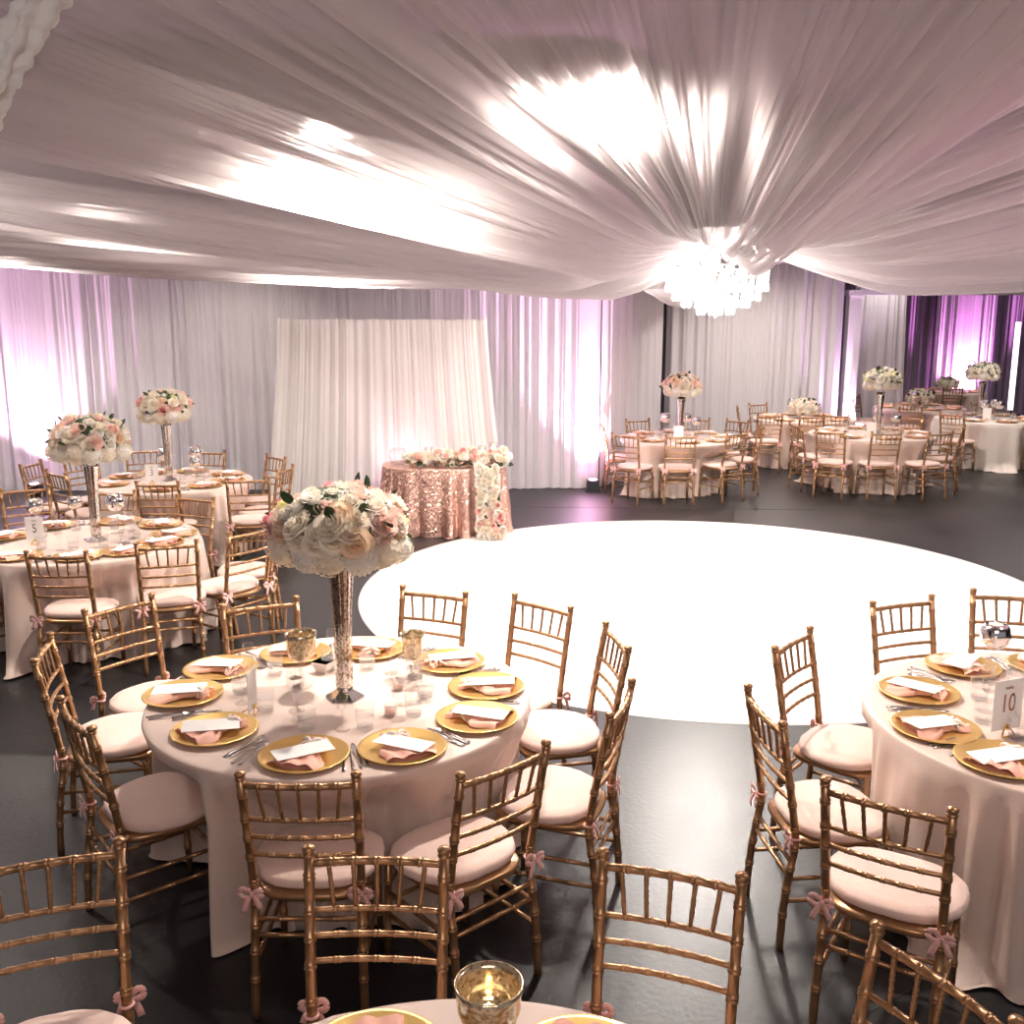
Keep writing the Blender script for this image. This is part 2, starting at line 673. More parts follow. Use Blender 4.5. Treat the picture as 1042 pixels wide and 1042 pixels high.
curtain('curtain', [(-7.75, 2.0), (-7.75, 13.2)], 0, 3.6, 'drape', 11, label='grey sheer drape along the side wall beside table five and table three')
curtain('curtain', [(-7.7, 13.55), (-4.6, 13.6)], 0, 3.3, 'drape', 21, label='sheer drape washed pink by the uplight behind table three')
curtain('curtain', [(-4.62, 13.64), (-2.4, 13.68)], 0, 3.3, 'drape', 31, per_m=6.5, label='grey white sheer drape between the pink uplight and the ivory backdrop')
curtain('curtain', [(-2.5, 13.62), (-.1, 13.72)], 0, 3.3, 'drape', 41, label='grey sheer drape hanging directly behind the ivory backdrop')
curtain('curtain', [(-.12, 13.74), (1.22, 13.84)], 0, 3.3, 'drape', 51, per_m=6, label='pale drape between the ivory backdrop and the pink corner uplight')
curtain('curtain', [(1.24, 13.9), (2.66, 17.9)], 0, 3.4, 'drape', 61, per_m=3.5, amp=.11, label='mauve grey drape receding from the corner uplight behind the chairs')
curtain('curtain', [(2.78, 18.15), (5.95, 18.15)], 0, 3.4, 'drape', 71, per_m=4.2, amp=.11, label='wide light grey drape behind the chandelier, up to the lit pillar')
curtain('curtain', [(6.55, 19.35), (7.55, 19.4)], 0, 2.95, 'drape', 81, per_m=6, amp=.09, flare=.22, label='pale sheer curtain tied slanting beside the lit pillar')
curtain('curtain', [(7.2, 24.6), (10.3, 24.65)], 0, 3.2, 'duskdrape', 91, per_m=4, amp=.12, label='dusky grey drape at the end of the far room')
curtain('curtain', [(10.25, 24.4), (11.75, 24.5)], 0, 3.2, 'drape', 101, per_m=5, amp=.12, label='drape lit vivid pink at the end of the far room')
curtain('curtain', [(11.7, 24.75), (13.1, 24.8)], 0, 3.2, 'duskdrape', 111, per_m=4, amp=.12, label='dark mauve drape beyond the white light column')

# lit pillar and the header beam over the doorway
b = MB()
b.box((6.18, 18.3, 1.42), (.22, .22, 2.84))
b.box((6.18, 18.3, 2.80), (.27, .27, .10))
struct(b.build('trim_2', 'white_paint', smooth=False))
b = MB()
b.box((9.5, 18.3, 2.83), (6.5, .20, .13))
struct(b.build('trim_3', 'white_paint', smooth=False))
# gathered heading that pokes up above the beam
b = MB()
n = 46
for i in range(n):
    x = 6.25 + i * .088
    b.tube([(x, 18.26, 2.895), (x + .006, 18.25, 2.95), (x + .012, 18.27, 3.01)], [.030, .022, .008], 8)
tag(b.build('curtain_heading', 'backdrop'), 'white scalloped fabric heading along the top of the doorway beam', 'trimming')
# white light column at the far right
t = tag(empty('light_column', (11.35, 22.6, 0)), 'slim white glowing column standing in the far room', 'lamp')
b = MB()
b.lathe([(0, 0), (.16, 0), (.16, .03), (.06, .04), (.055, .3)], 20)
b.build('base', 'black', t)
b = MB()
b.lathe([(.055, .3), (.06, .32), (.06, 2.25), (.05, 2.27), (0, 2.27)], 20)
M['column'] = mat('glowing_column', (.9, .85, .9), .5, emit=(1, .86, 1), estr=1.6)
b.build('shade', 'column', t)

# ivory backdrop on a pipe stand behind the sweetheart table
t = tag(empty('photo_backdrop', (-1.55, 12.1, 0)), 'ivory pleated backdrop on a pipe stand behind the sequin table', 'backdrop')
f1, f2 = pleat_fn(301, 16), pleat_fn(302, 44)
b = MB()


def bd(u, v):
    w = 2.50 + .46 * (1 - v) ** 1.3
    x = (u - .5) * w
    e = abs(u - .5) * 2
    y = -.05 - .036 * f1(u) * (1.1 - .3 * v) - .014 * f2(u) - .25 * (1 - v) * max(0, e - .94) / .06 * .2
    z = 2.34 * v + .003 * math.sin(30 * u) * v + (.03 * max(0, e - .95) / .05 if v > .9 else 0)
    return (x, y, max(z, .006))


b.grid(bd, 420, 16)
b.build('cloth_panel', 'backdrop', t)
b = MB()
b.tube([(-1.25, 0, 2.31), (1.25, 0, 2.31)], .02, 10)
b.build('crossbar', 'pipe', t)
for sx in (-1.23, 1.23):
    b = MB()
    b.tube([(sx, 0, .02), (sx, 0, 2.33)], .022, 10)
    b.box((sx, 0, .012), (.4, .35, .024))
    b.build('upright', 'pipe', t)

# round white dance floor
b = MB()
b.lathe([(0, .012), (1.5, .012), (2.96, .012), (2.985, .010), (2.99, 0)], 160)
dance = b.build('dance_floor', 'dance', loc=(1.66, 8.48, 0))
tag(dance, 'big round glossy white dance floor in the middle of the hall', 'dance floor')


# ------------------------------------------------------------ uplights
def uplight(x, y, aim, energy, label, color=(1, .56, .88), spot=95, px=.0):
    t = tag(empty('uplight', (x, y, 0)), label, 'light', 'floor uplights washing the drapes')
    b = MB()
    b.box((0, 0, .09), (.17, .15, .14))
    b.box((0, 0, .01), (.2, .17, .02))
    for q in (-.06, -.02, .02, .06):
        b.box((q, -.078, .09), (.012, .012, .12))
    b.build('housing', 'black', t, False)
    b = MB()
    b.lathe([(0, .166), (.05, .166), (.055, .158)], 16)
    b.build('lens', 'lens', t)
    l = lamp('uplight_lamp', 'SPOT', (x, y, .2), energy, color, .04, (x + aim[0], y + aim[1], 3.0), spot, 1.0)
    return t


uplight(-6.45, 13.2, (-.02, .22), 650, 'black floor uplight washing the drape pink behind table three', (1, .60, .88))
uplight(1.12, 13.55, (.02, .22), 1300, 'black floor uplight at the corner of the back drapes', (1, .56, .88))
uplight(6.18, 17.9, (.0, .36), 420, 'floor uplight in front of the white pillar', (.9, .55, 1))
uplight(11.0, 24.0, (.02, .3), 1300, 'floor uplight at the vivid pink drape of the far room', (1, .33, .95))
uplight(-1.35, 11.75, (-.0, .25), 40, 'floor uplight behind the sequin table washing the ivory backdrop', (1, .62, .72))


# ------------------------------------------------------------ chandelier
ch = tag(empty('crystal_chandelier', (HUB.x, HUB.y, 2.36)), 'tiered crystal chandelier glowing white under the canopy', 'chandelier')
b = MB()
b.tube([(0, 0, .06), (0, 0, .75)], .016, 10)
b.lathe([(0, .60), (.03, .60), (.07, .64), (.05, .70), (.02, .72)], 20)
b.lathe([(0, .16), (.04, .17), (.05, .2), (.03, .24), (.02, .28)], 20)
b.build('stem', 'silver', ch)
for rr, z in ((.41, .40), (.29, .27), (.17, .16), (.24, .56)):
    b = MB()
    b.tube([(rr * math.cos(2 * PI * k / 40), rr * math.sin(2 * PI * k / 40), z) for k in range(41)], .008, 6)
    b.build('ring', 'silver', ch)
for k in range(12):
    w = 2 * PI * k / 12
    c, s_ = math.cos(w), math.sin(w)
    b = MB()
    b.tube([(.02 * c, .02 * s_, .36), (.15 * c, .15 * s_, .30), (.30 * c, .30 * s_, .33), (.40 * c, .40 * s_, .41), (.41 * c, .41 * s_, .45)], .008, 6)
    b.lathe([(0, .45), (.03, .46), (.034, .47), (.012, .475), (.012, .51)], 10, (.41 * c, .41 * s_, 0))
    b.build('arm', 'silver', ch)
    b = MB()
    b.lathe([(.011, .51), (.017, .53), (.014, .56), (.004, .59), (0, .595)], 10, (.41 * c, .41 * s_, 0))
    b.build('bulb', 'bulb', ch)


def strand(p, q, sag, n, drop=True):
    b = MB()
    p, q = Vector(p), Vector(q)
    for i in range(n):
        t = i / (n - 1)
        c = p.lerp(q, t) - Vector((0, 0, sag * 4 * t * (1 - t)))
        b.ball(c, .0105, 6, 4)
    if drop:
        c = q
        b.lathe([(0, -.075), (.010, -.066), (.017, -.045), (.010, -.015), (.003, -.005), (0, 0)], 8, (c.x, c.y, c.z))
    return b


def ring_strands(nk, r0, z0, r1, z1, n, off=0., sag=0., drop=True):
    for k in range(nk):
        w = 2 * PI * (k + off) / nk
        c, s_ = math.cos(w), math.sin(w)
        strand((r0 * c, r0 * s_, z0), (r1 * c, r1 * s_, z1), sag, n, drop).build('crystal_strand', 'crystal', ch, False)


ring_strands(30, .41, .40, .40, .275, 7)
ring_strands(26, .36, .36, .34, .205, 8, .5)
ring_strands(20, .29, .27, .26, .15, 6, .5)
ring_strands(12, .17, .16, .14, .095, 5)
ring_strands(10, .41, .44, .05, .60, 14, .5, .05, False)
ring_strands(14, .24, .56, .24, .42, 6)
b = MB()
b.ball((0, 0, .10), .03, 10, 8)
b.lathe([(0, 0), (.012, .01), (.022, .03), (.012, .06), (.004, .075), (.004, .09)], 10)
b.build('finial_drop', 'crystal', ch, False)
lamp('chandelier_lamp', 'POINT', (HUB.x, HUB.y, 2.52), 300, (1, .93, .86), .2)
lamp('chandelier_lamp', 'SPOT', (HUB.x, HUB.y, 2.58), 480, (1, .92, .84), .16, (HUB.x, HUB.y, 0), 168, .35)


# ------------------------------------------------------------ the chair
def bamboo(mb, pts, r, nodes, n=9, end=1.0):
    """turned bamboo rod along pts, with a double ring at each node (share of the length)"""
    P = [Vector(p) for p in pts]
    L = [0]
    for i in range(1, len(P)):
        L.append(L[-1] + (P[i] - P[i - 1]).length)
    tot = L[-1]

    def at(s):
        for i in range(1, len(P)):
            if s <= L[i] + 1e-9:
                return P[i - 1].lerp(P[i], (s - L[i - 1]) / (L[i] - L[i - 1]))
        return P[-1]
    st = [(0, r * end), (tot, r * end)] + [(l, r) for l in L[1:-1]]
    for t in nodes:
        c = t * tot
        for d, k in ((-.011, 1), (-.008, 1.2), (-.004, 1.2), (-.001, 1.03), (.001, 1.03), (.004, 1.2), (.008, 1.2), (.011, 1)):
            if 0 < c + d < tot:
                st.append((c + d, r * k))
    st.sort()
    q = [st[0]]
    for a in st[1:]:
        if a[0] - q[-1][0] > 3e-4:
            q.append(a)
    mb.tube([at(a) for a, _ in q], [k for _, k in q], n)


def bez(p0, p1, p2, n=8):
    p0, p1, p2 = map(Vector, (p0, p1, p2))
    return [p0 * (1 - t) ** 2 + p1 * 2 * t * (1 - t) + p2 * t * t for t in [i / n for i in range(n + 1)]]


def post_at(z, s=1):
    """centre of a back post at height z"""
    if z < .43:
        t = z / .43
        return Vector((s * (.187 - .007 * t), -.235 + .045 * t - .01 * math.sin(PI * t), z))
    t = (z - .43) / .48
    return Vector((s * (.180 + .008 * t), -.19 - .082 * t ** 1.15, z))


def make_chair():
    t = empty('chiavari_chair')
    tag(t, 'gold chiavari chair', 'chair', 'chairs')
    for s in (-1, 1):
        b = MB()
        bamboo(b, [post_at(z, s) for z in [i * .895 / 16 for i in range(17)]], .0150, [.16, .27, .37, .46, .55, .66, .745, .83, .935], 10, 1)
        p = post_at(.895, s)
        b.lathe([(.014, 0), (.018, .003), (.018, .007), (.012, .010), (.018, .016), (.0195, .022), (.015, .029), (0, .032)], 10, p)
        b.build('back_post', 'chair', t)
        b = MB()
        bamboo(b, [(s * .185, .190, 0), (s * .183, .183, .22), (s * .180, .175, .425)], .0140, [.3, .55, .78], 10, .9)
        b.build('front_leg', 'chair', t)

    def rail(z, r, nodes, bow=.016):
        a, c = post_at(z, -1), post_at(z, 1)
        mid = (a + c) / 2 + Vector((0, -bow * 2, 0))
        b = MB()
        bamboo(b, bez(a, mid, c, 12), r, nodes, 9)
        return b
    rail(.875, .0115, [.17, .33, .5, .67, .83]).build('top_rail', 'chair', t)
    for z in (.745, .675, .605):
        rail(z, .0085, [.2, .35, .5, .65, .8]).build('back_rail', 'chair', t)
    for k in range(5):
        u0, u1 = .18 + .16 * k, .14 + .18 * k

        def on(z, u):
            a, c = post_at(z, -1), post_at(z, 1)
            p = a.lerp(c, u)
            p.y -= .016 * 4 * u * (1 - u)
            return p
        b = MB()
        bamboo(b, [on(.745, u0), on(.875, u1)], .0062, [.3, .55, .8], 8)
        b.build('spindle', 'chair', t)
    # seat frame
    b = MB()

    def outline(k, w0, w1, y0, y1, n=40):
        a = 2 * PI * k / n
        ca, sa = math.cos(a), math.sin(a)
        p = 4.0
        x = math.copysign(abs(ca) ** (2 / p), ca)
        y = math.copysign(abs(sa) ** (2 / p), sa)
        yy = (y0 + y1) / 2 + y * (y1 - y0) / 2
        ww = w0 + (w1 - w0) * (yy - y0) / (y1 - y0)
        return x * ww, yy
    prof = [(.85, .412), (.97, .412), (1, .420), (1, .432), (.97, .440), (.5, .441), (.02, .441)]
    vs, fs = [], []
    for sc_, z in prof:
        for k in range(40):
            x, y = outline(k, .184, .212, -.198, .210)
            vs.append((x * sc_, y * sc_, z))
    for i in range(len(prof) - 1):
        for k in range(40):
            fs.append((i * 40 + k, i * 40 + (k + 1) % 40, (i + 1) * 40 + (k + 1) % 40, (i + 1) * 40 + k))
    fs.append(tuple((len(prof) - 1) * 40 + k for k in range(40)))
    b.add(vs, fs)
    b.build('seat', 'chair', t)
    # stretchers
    for s in (-1, 1):
        for z in (.20, .29):
            b = MB()
            q = post_at(z, s)
            bamboo(b, [(q.x, q.y, z), (s * .183, .185, z)], .0085, [.25, .5, .75], 8)
            b.build('stretcher', 'chair', t)
        b = MB()
        q = post_at(.30, s)
        b.tube(bez((s * .18, .18, .30), (s * .17, .15, .40), (s * .14, .10, .415), 5), .007, 7)
        b.build('brace', 'chair', t)
    for yb, zz, in ((None, .355), (None, .30), (.185, .25)):
        b = MB()
        if yb is None:
            bamboo(b, [post_at(zz, -1), post_at(zz, 1)], .0085, [.25, .5, .75], 8)
        else:
            bamboo(b, [(-.183, yb, zz), (.183, yb, zz)], .0085, [.25, .5, .75], 8)
        b.build('stretcher', 'chair', t)
    # cushion, puffed, with tie bows
    b = MB()
    prof = [(.80, .4415), (.96, .443), (1.02, .450), (1.035, .460), (1.025, .474), (.98, .483), (.80, .490), (.5, .495), (.2, .497), (.02, .497)]
    vs, fs = [], []
    n = 48
    for sc_, z in prof:
        for k in range(n):
            a = 2 * PI * k / n
            ca, sa = math.cos(a), math.sin(a)
            p = 2.7
            x = math.copysign(abs(ca) ** (2 / p), ca)
            y = math.copysign(abs(sa) ** (2 / p), sa)
            yy = .012 + y * .188
            ww = .188 + .034 * min(1, (y + 1) / .9)
            if y > .3:
                ww *= 1 - .06 * ((y - .3) / .7) ** 2
            wr = 1 + .006 * math.sin(17 * a) * (1 if .9 < sc_ else 0)
            vs.append((x * ww * sc_ * wr, .012 + (yy - .012) * sc_ * wr, z + .002 * math.sin(3 * a) * sc_))
    for i in range(len(prof) - 1):
        for k in range(n):
            fs.append((i * n + k, i * n + (k + 1) % n, (i + 1) * n + (k + 1) % n, (i + 1) * n + k))
    fs.append(tuple((len(prof) - 1) * n + k for k in range(n)))
    b.add(vs, fs)
    cu = b.build('cushion', 'cushion', t)
    cu['label'] = 'blush pink tied cushion'
    for s in (-1, 1):
        b = MB()
        q = post_at(.455, s)
        # band round the post, knot, two loops and two tails
        b.tube([(q.x + .018 * math.cos(2 * PI * k / 12), q.y + .018 * math.sin(2 * PI * k / 12), .455) for k in range(13)], .0045, 6)
        kx, ky = q.x + s * .004, q.y - .022
        b.ball((kx, ky, .455), .010, 8, 5)
        for d, ln, dz in ((-1, .042, .020), (1, .036, .012)):
            b.ribbon(bez((kx, ky, .455), (kx + d * ln * .7, ky - .012, .455 + dz * 2), (kx + d * ln, ky - .006, .455 + dz * .4), 6), [.004, .008, .010, .011, .011, .010, .008])
            b.ribbon(bez((kx + d * ln, ky - .006, .455 + dz * .4), (kx + d * ln * .8, ky - .012, .455 - dz), (kx, ky - .004, .452), 6), [.008, .010, .011, .011, .009, .006, .004])
        for d, ln in ((-1, .065), (1, .05)):
            b.ribbon(bez((kx, ky, .452), (kx + d * .016, ky - .016, .445), (kx + d * .030, ky - .010, .452 - ln), 6), [.004, .006, .008, .009, .010, .010, .010])
        b.build('tie_bow', 'ribbon', cu)
    return t


CHAIR = Kind(make_chair())

TAB = {
    'A': ((-.74, 4.07), .815, 'front table'),
    'B': ((2.30, 3.80), .82, 'table ten'),
    'C': ((-.10, 1.30), .82, 'bottom-edge table'),
    'D': ((-3.15, 7.15), .80, 'table five'),
    'E': ((-3.42, 9.85), .78, 'table three'),
    'G': ((2.30, 13.50), .82, 'table by the corner uplight'),
    'H': ((4.75, 16.15), .80, 'low-flower table at the grey drape'),
    'I': ((5.08, 13.95), .86, 'tall-bouquet table before the doorway'),
    'J': ((7.45, 18.15), .80, 'low-flower table in the doorway'),
    'K': ((7.75, 16.10), .82, 'table under the pink lit drape'),
    'M': ((9.70, 22.20), .80, 'dark table at the end drape'),
}
# chairs: x, y of the seat, turn in degrees, seat on the clock face of their table
CH = {
    'A': [(-.52, 4.93, -201, 'twelve'), (-.02, 4.76, -221, 'two'), (.22, 4.35, -260, 'three'), (.17, 3.72, 71, 'four'), (-.2, 3.29, 41, 'five'), (-.69, 3.24, 0, 'six'), (-1.42, 3.65, -50, 'eight'), (-1.84, 4.30, -75, 'nine'), (-1.82, 4.77, -128, 'ten'), (-1.20, 4.71, -156, 'eleven')],
    'B': [(2.13, 4.74, -161, 'twelve'), (1.50, 4.19, -130, 'ten'), (1.23, 3.59, -84, 'nine'), (1.3, 3.06, -32, 'eight'), (2.62, 4.87, -192, 'one')],
    'C': [(-1.20, 2.24, -162, 'ten'), (-.38, 2.24, -181, 'eleven'), (.34, 2.18, -199, 'one'), (.73, 1.87, -243, 'two')],
    'D': [(-2.87, 6.34, 0, 'six'), (-2.35, 6.60, 18, 'five'), (-2.05, 6.93, 55, 'four'), (-2.04, 7.36, 100, 'three'), (-2.72, 7.80, -203, 'one'), (-4.09, 8.27, -147, 'ten'), (-3.43, 8.07, -186, 'twelve'), (-3.76, 6.55, -38, 'seven')],
    'E': [(-3.19, 9.06, 0, 'six'), (-2.49, 9.28, 12, 'four'), (-2.50, 9.72, 80, 'three'), (-2.72, 10.33, -226, 'two'), (-3.42, 10.68, -190, 'twelve'), (-4.04, 10.8, -160, 'eleven'), (-4.20, 9.60, -40, 'eight'), (-4.64, 9.98, -95, 'nine'), (-4.42, 10.40, -125, 'ten')],
    'G': [(2.13, 12.70, 0, 'six'), (1.59, 12.76, -36, 'seven'), (2.75, 12.93, 34, 'five'), (1.52, 13.64, -90, 'nine'), (1.93, 14.16, -158, 'eleven'), (2.62, 14.3, -200, 'one'), (3.06, 14.15, -230, 'two'), (3.12, 13.45, 85, 'three')],
    'H': [(3.95, 15.42, 0, 'seven'), (3.98, 16.29, -101, 'nine'), (4.36, 16.9, -155, 'eleven'), (4.55, 15.27, 0, 'six')],
    'I': [(4.84, 13.02, 0, 'six'), (4.32, 13.15, -34, 'seven'), (4.20, 13.75, -80, 'nine'), (5.45, 13.0, 20, 'five'), (4.92, 14.89, -188, 'twelve'), (5.75, 14.58, -224, 'two'), (5.90, 13.55, 62, 'four')],
    'J': [(7.0, 17.55, -10, 'seven'), (6.43, 18.25, -80, 'nine'), (6.75, 18.75, -130, 'eleven')],
    'K': [(6.99, 15.45, -50, 'eight'), (8.25, 15.33, 30, 'five'), (8.1, 17.0, -198, 'one'), (8.6, 16.35, 105, 'three')],
    'M': [(9.41, 21.35, -14, 'six')],
}
LOOK = {('A', 'six'): 'gold chair with its back to the camera, six o\'clock seat at the front table',
        ('A', 'twelve'): 'gold chair facing the camera against the white floor, twelve o\'clock at the front table',
        ('C', 'ten'): 'gold chair cut by the frame corner, ten o\'clock seat at the bottom-edge table',
        ('B', 'eight'): 'gold chair with two pink bows showing, eight o\'clock seat at table ten'}
for k, lst in CH.items():
    for x, y, a, hour in lst:
        lab = LOOK.get((k, hour), "gold chair with blush cushion, %s o'clock seat, %s" % (hour, TAB[k][2]))
        CHAIR.put((x, y, 0), R(a), lab.replace('the table t', 'table t').replace('the table f', 'table f'), 'chairs around the ' + TAB[k][2])


# ------------------------------------------------------------ tables and their cloths
def make_table():
    t = tag(empty('banquet_table'), 'round table', 'table', 'tables')
    b = MB()
    b.lathe([(0, .705), (.72, .705), (.725, .715), (.725, .735), (.72, .740), (0, .740)], 64)
    b.build('tabletop', 'wood', t)
    for k in range(4):
        w = PI / 4 + k * PI / 2
        b = MB()
        b.tube([(.30 * math.cos(w), .30 * math.sin(w), .705), (.42 * math.cos(w), .42 * math.sin(w), 0.001)], .016, 8)
        b.build('leg', 'pipe', t)
    return t


TABLE = Kind(make_table())
ZT = .752                                                           # cloth top


def tablecloth(k):
    (cx, cy), rt, nm = TAB[k]
    seats = [(math.atan2(y - cy, x - cx), math.hypot(x - cx, y - cy)) for x, y, a, h in CH[k]]
    rg = random.Random(ord(k))
    nf = 13
    ph = [rg.uniform(0, 2 * PI) for _ in range(6)]
    N = 720 if k in 'ABCDE' else 360

    def fold(w):
        return (.5 * math.sin(nf * w + ph[0] + 1.2 * math.sin(2 * w + ph[1])) + .3 * math.sin(7 * w + ph[2]) + .25 * math.sin(23 * w + ph[3] + math.sin(3 * w)))
    prof = []                                                       # (share down the drop, top flag)
    b = MB()
    rings = []
    for q in (.02, .35, .7, .9, .97):
        rings.append([(q * rt * math.cos(2 * PI * j / N), q * rt * math.sin(2 * PI * j / N), ZT) for j in range(N)])
    for dr, dz in ((-.006, -.001), (0, -.006), (.003, -.016)):
        rings.append([((rt + dr) * math.cos(2 * PI * j / N), (rt + dr) * math.sin(2 * PI * j / N), ZT + dz) for j in range(N)])
    steps = 22
    for s in range(1, steps + 1):
        v = s / steps
        rad, zs = [], []
        for j in range(N):
            w = 2 * PI * j / N
            f = fold(w)
            g = v ** .75
            r = rt + .012 + g * (.045 + .085 * f) + .012 * g * math.sin(40 * w + ph[4]) * v * v
            if v > .84:
                r += ((v - .84) / .16) ** 1.5 * (.06 + .07 * math.sin(9 * w + ph[5]) + .03 * math.sin(31 * w))
            z = ZT - .016 - (ZT - .024) * v
            # pushed in where chair seats and front legs stand
            for sa, sr in seats:
                d = abs((w - sa + PI) % (2 * PI) - PI)
                lim = max(.46, sr - .235) + .020 * math.sin(26 * w + ph[2] + math.sin(5 * w)) * v ** .6
                half = math.atan2(.215, lim)
                if d < half * 1.6:
                    k2 = 1 if d < half else 1 - (d - half) / (half * .6)
                    k2 = k2 * k2 * (3 - 2 * k2)
                    zz = min(1, max(0, (.72 - z) / .2))
                    if r > lim:
                        r = r + (lim - r) * k2 * zz
            if v > .93:
                z = .006 + .02 * max(0, math.sin(17 * w + ph[1])) * (1 - (v - .93) / .07 * .5)
            r += .017 * min(1, 6 * v) * (math.sin(47 * w + ph[3] + 2.2 * math.sin(4 * w + ph[0])) * (.55 + .45 * math.sin(7 * w + ph[5])) + .45 * math.sin(19 * w + ph[1]) + .35 * math.sin(88 * w + 3 * math.sin(6 * w)) * v)
            rad.append(r)
            zs.append(z)
        for _ in range(2):
            rad = [(rad[j - 2] + rad[j - 1] + rad[j] + rad[(j + 1) % N] + rad[(j + 2) % N]) / 5 for j in range(N)]
        ring = [(rad[j] * math.cos(2 * PI * j / N), rad[j] * math.sin(2 * PI * j / N), zs[j]) for j in range(N)]
        rings.append(ring)
    vs = [p for rg_ in rings for p in rg_]
    fs = [tuple(range(N))]
    for i in range(len(rings) - 1):
        for j in range(N):
            fs.append((i * N + j, i * N + (j + 1) % N, (i + 1) * N + (j + 1) % N, (i + 1) * N + j))
    b.add(vs, fs)
    o = b.build('tablecloth', 'cloth_white' if k == 'K' else 'cloth', None, True, (cx, cy, 0))
    tag(o, ('ivory' if k == 'K' else 'blush') + ' floor-length tablecloth on the ' + nm.replace('table ten', 'round table numbered ten').replace('table five', 'round table numbered five').replace('table three', 'round table numbered three'), 'tablecloth', 'tablecloths')


for k in TAB:
    (cx, cy), rt, nm = TAB[k]
    TABLE.put((cx, cy, 0), 0, 'round banquet table hidden under the cloth of the ' + nm, 'banquet tables')
    tablecloth(k)


# ------------------------------------------------------------ place settings
def make_charger():
    b = MB()
    b.lathe([(0, .003), (.085, .003), (.10, .001), (.11, .004), (.16, .016), (.168, .0185), (.170, .0175), (.166, .0205), (.158, .019), (.112, .0085), (.102, .0065), (0, .0065)][::-1], 56)
    return tag(b.build('charger_plate', 'gold'), 'x', 'plate', 'x')


def make_napkin():
    t = tag(empty('folded_napkin'), 'x', 'napkin', 'x')
    rg = random.Random(5)
    b = MB()

    # local +y runs from the diner towards the middle of the table; tied at y = .05
    def half(u, v):
        y = -.125 + .235 * v
        d = abs(y - .055)
        w = .022 + .066 * min(1, d / .10) ** .8 + (.012 if y < 0 else 0)
        x = (u - .5) * 2 * w + .012 * math.sin(9 * v)
        lift = .010 * min(1, d / .05)
        z = .006 + .013 * (1 - (2 * u - 1) ** 2) ** .5 + lift * (abs(math.sin(u * PI * 3.0 + 4 * v)) * .8 + .2 * math.sin(17 * u + 8 * v))
        if u in (0, 1):
            z = .004
        return (x, y + .006 * math.sin(11 * u), z)
    b.grid(half, 24, 30)
    b.grid(lambda u, v: (lambda p: (p[0], p[1], .002))(half(1 - u, v)), 24, 30)
    b.build('cloth', 'napkin', t)
    b = MB()
    b.tube([(.022 * math.cos(2 * PI * k / 12), .055, .012 + .014 * math.sin(2 * PI * k / 12)) for k in range(13)], .005, 6)
    for d in (-1, 1):
        b.tube(bez((0, .055, .030), (d * .03, .07, .030), (d * .05, .045 + d * .02, .006), 6), [.003, .004, .005, .005, .005, .005, .004], 6)
        b.tube(bez((0, .055, .030), (d * .02, .085, .04), (d * .045, .085, .02), 5), [.003, .006, .008, .008, .006, .003], 6)
    b.build('ribbon', 'ivoryribbon', t)
    return t


def make_menu():
    b = MB()
    b.box((0, 0, 0), (.218, .104, .0016))
    return tag(b.build('menu_card', 'paper', None, False), 'x', 'card', 'x')


def bar(pts, ws, th=.0025):
    """flat cutlery bar: centreline points (y, z) and half widths"""
    b = MB()
    vs, fs = [], []
    for (y, z), w in zip(pts, ws):
        vs += [(-w, y, z), (w, y, z), (w, y, z + th), (-w, y, z + th)]
    n = len(pts)
    for i in range(n - 1):
        for j in range(4):
            fs.append((i * 4 + j, i * 4 + (j + 1) % 4, i * 4 + 4 + (j + 1) % 4, i * 4 + 4 + j))
    fs += [(3, 2, 1, 0), tuple((n - 1) * 4 + j for j in range(4))]
    b.add(vs, fs)
    return b


def make_fork():
    b = bar([(-.1, .001), (-.07, .002), (0, .006), (.03, .006), (.045, .003), (.06, .002)], [.007, .006, .0025, .003, .010, .011])
    for x in (-.0085, -.003, .003, .0085):
        b.tube([(x, .058, .003), (x, .08, .004), (x, .097, .007)], [.0016, .0014, .0008], 5)
    return tag(b.build('fork', 'steel'), 'x', 'fork', 'x')


def make_knife():
    b = bar([(-.11, .001), (-.08, .002), (-.01, .002), (0, .001), (.08, .001), (.105, .001), (.12, .001)], [.006, .007, .006, .008, .009, .008, .001])
    return tag(b.build('knife', 'steel'), 'x', 'knife', 'x')


def make_spoon():
    b = bar([(-.1, .001), (-.07, .002), (0, .006), (.035, .006)], [.007, .006, .0025, .003])
    b.grid(lambda u, v: (.018 * v * math.cos(2 * PI * u), .060 + .028 * v * math.sin(2 * PI * u), .002 + .006 * v * v), 20, 5, 0, True)
    return tag(b.build('spoon', 'steel'), 'x', 'spoon', 'x')


def make_tumbler():
    b = MB()
    prof = [(0, .001), (.030, .001), (.033, .004), (.035, .03), (.0365, .055), (.039, .095), (.0385, .0965), (.0372, .0955)]
    b.lathe(prof[:5], 32, flute=.02, nf=10)
    b.lathe(prof[4:], 32)
    b.lathe([(.0335, .015), (0, .014)], 32)
    return tag(b.build('water_tumbler', 'frost'), 'x', 'glass', 'x')


def make_flute():
    t = tag(empty('champagne_flute'), 'x', 'glass', 'x')
    b = MB()
    b.lathe([(.004, .078), (.010, .084), (.019, .10), (.0245, .13), (.0255, .16), (.0235, .195), (.0225, .205), (.0216, .2045)], 28)
    b.build('bowl', 'glass', t)
    b = MB()
    b.lathe([(0, .0005), (.031, .0005), (.032, .002), (.012, .006), (.005, .012), (.004, .04), (.0042, .078), (0, .079)], 24)
    b.build('stem', 'cutglass', t)
    return t


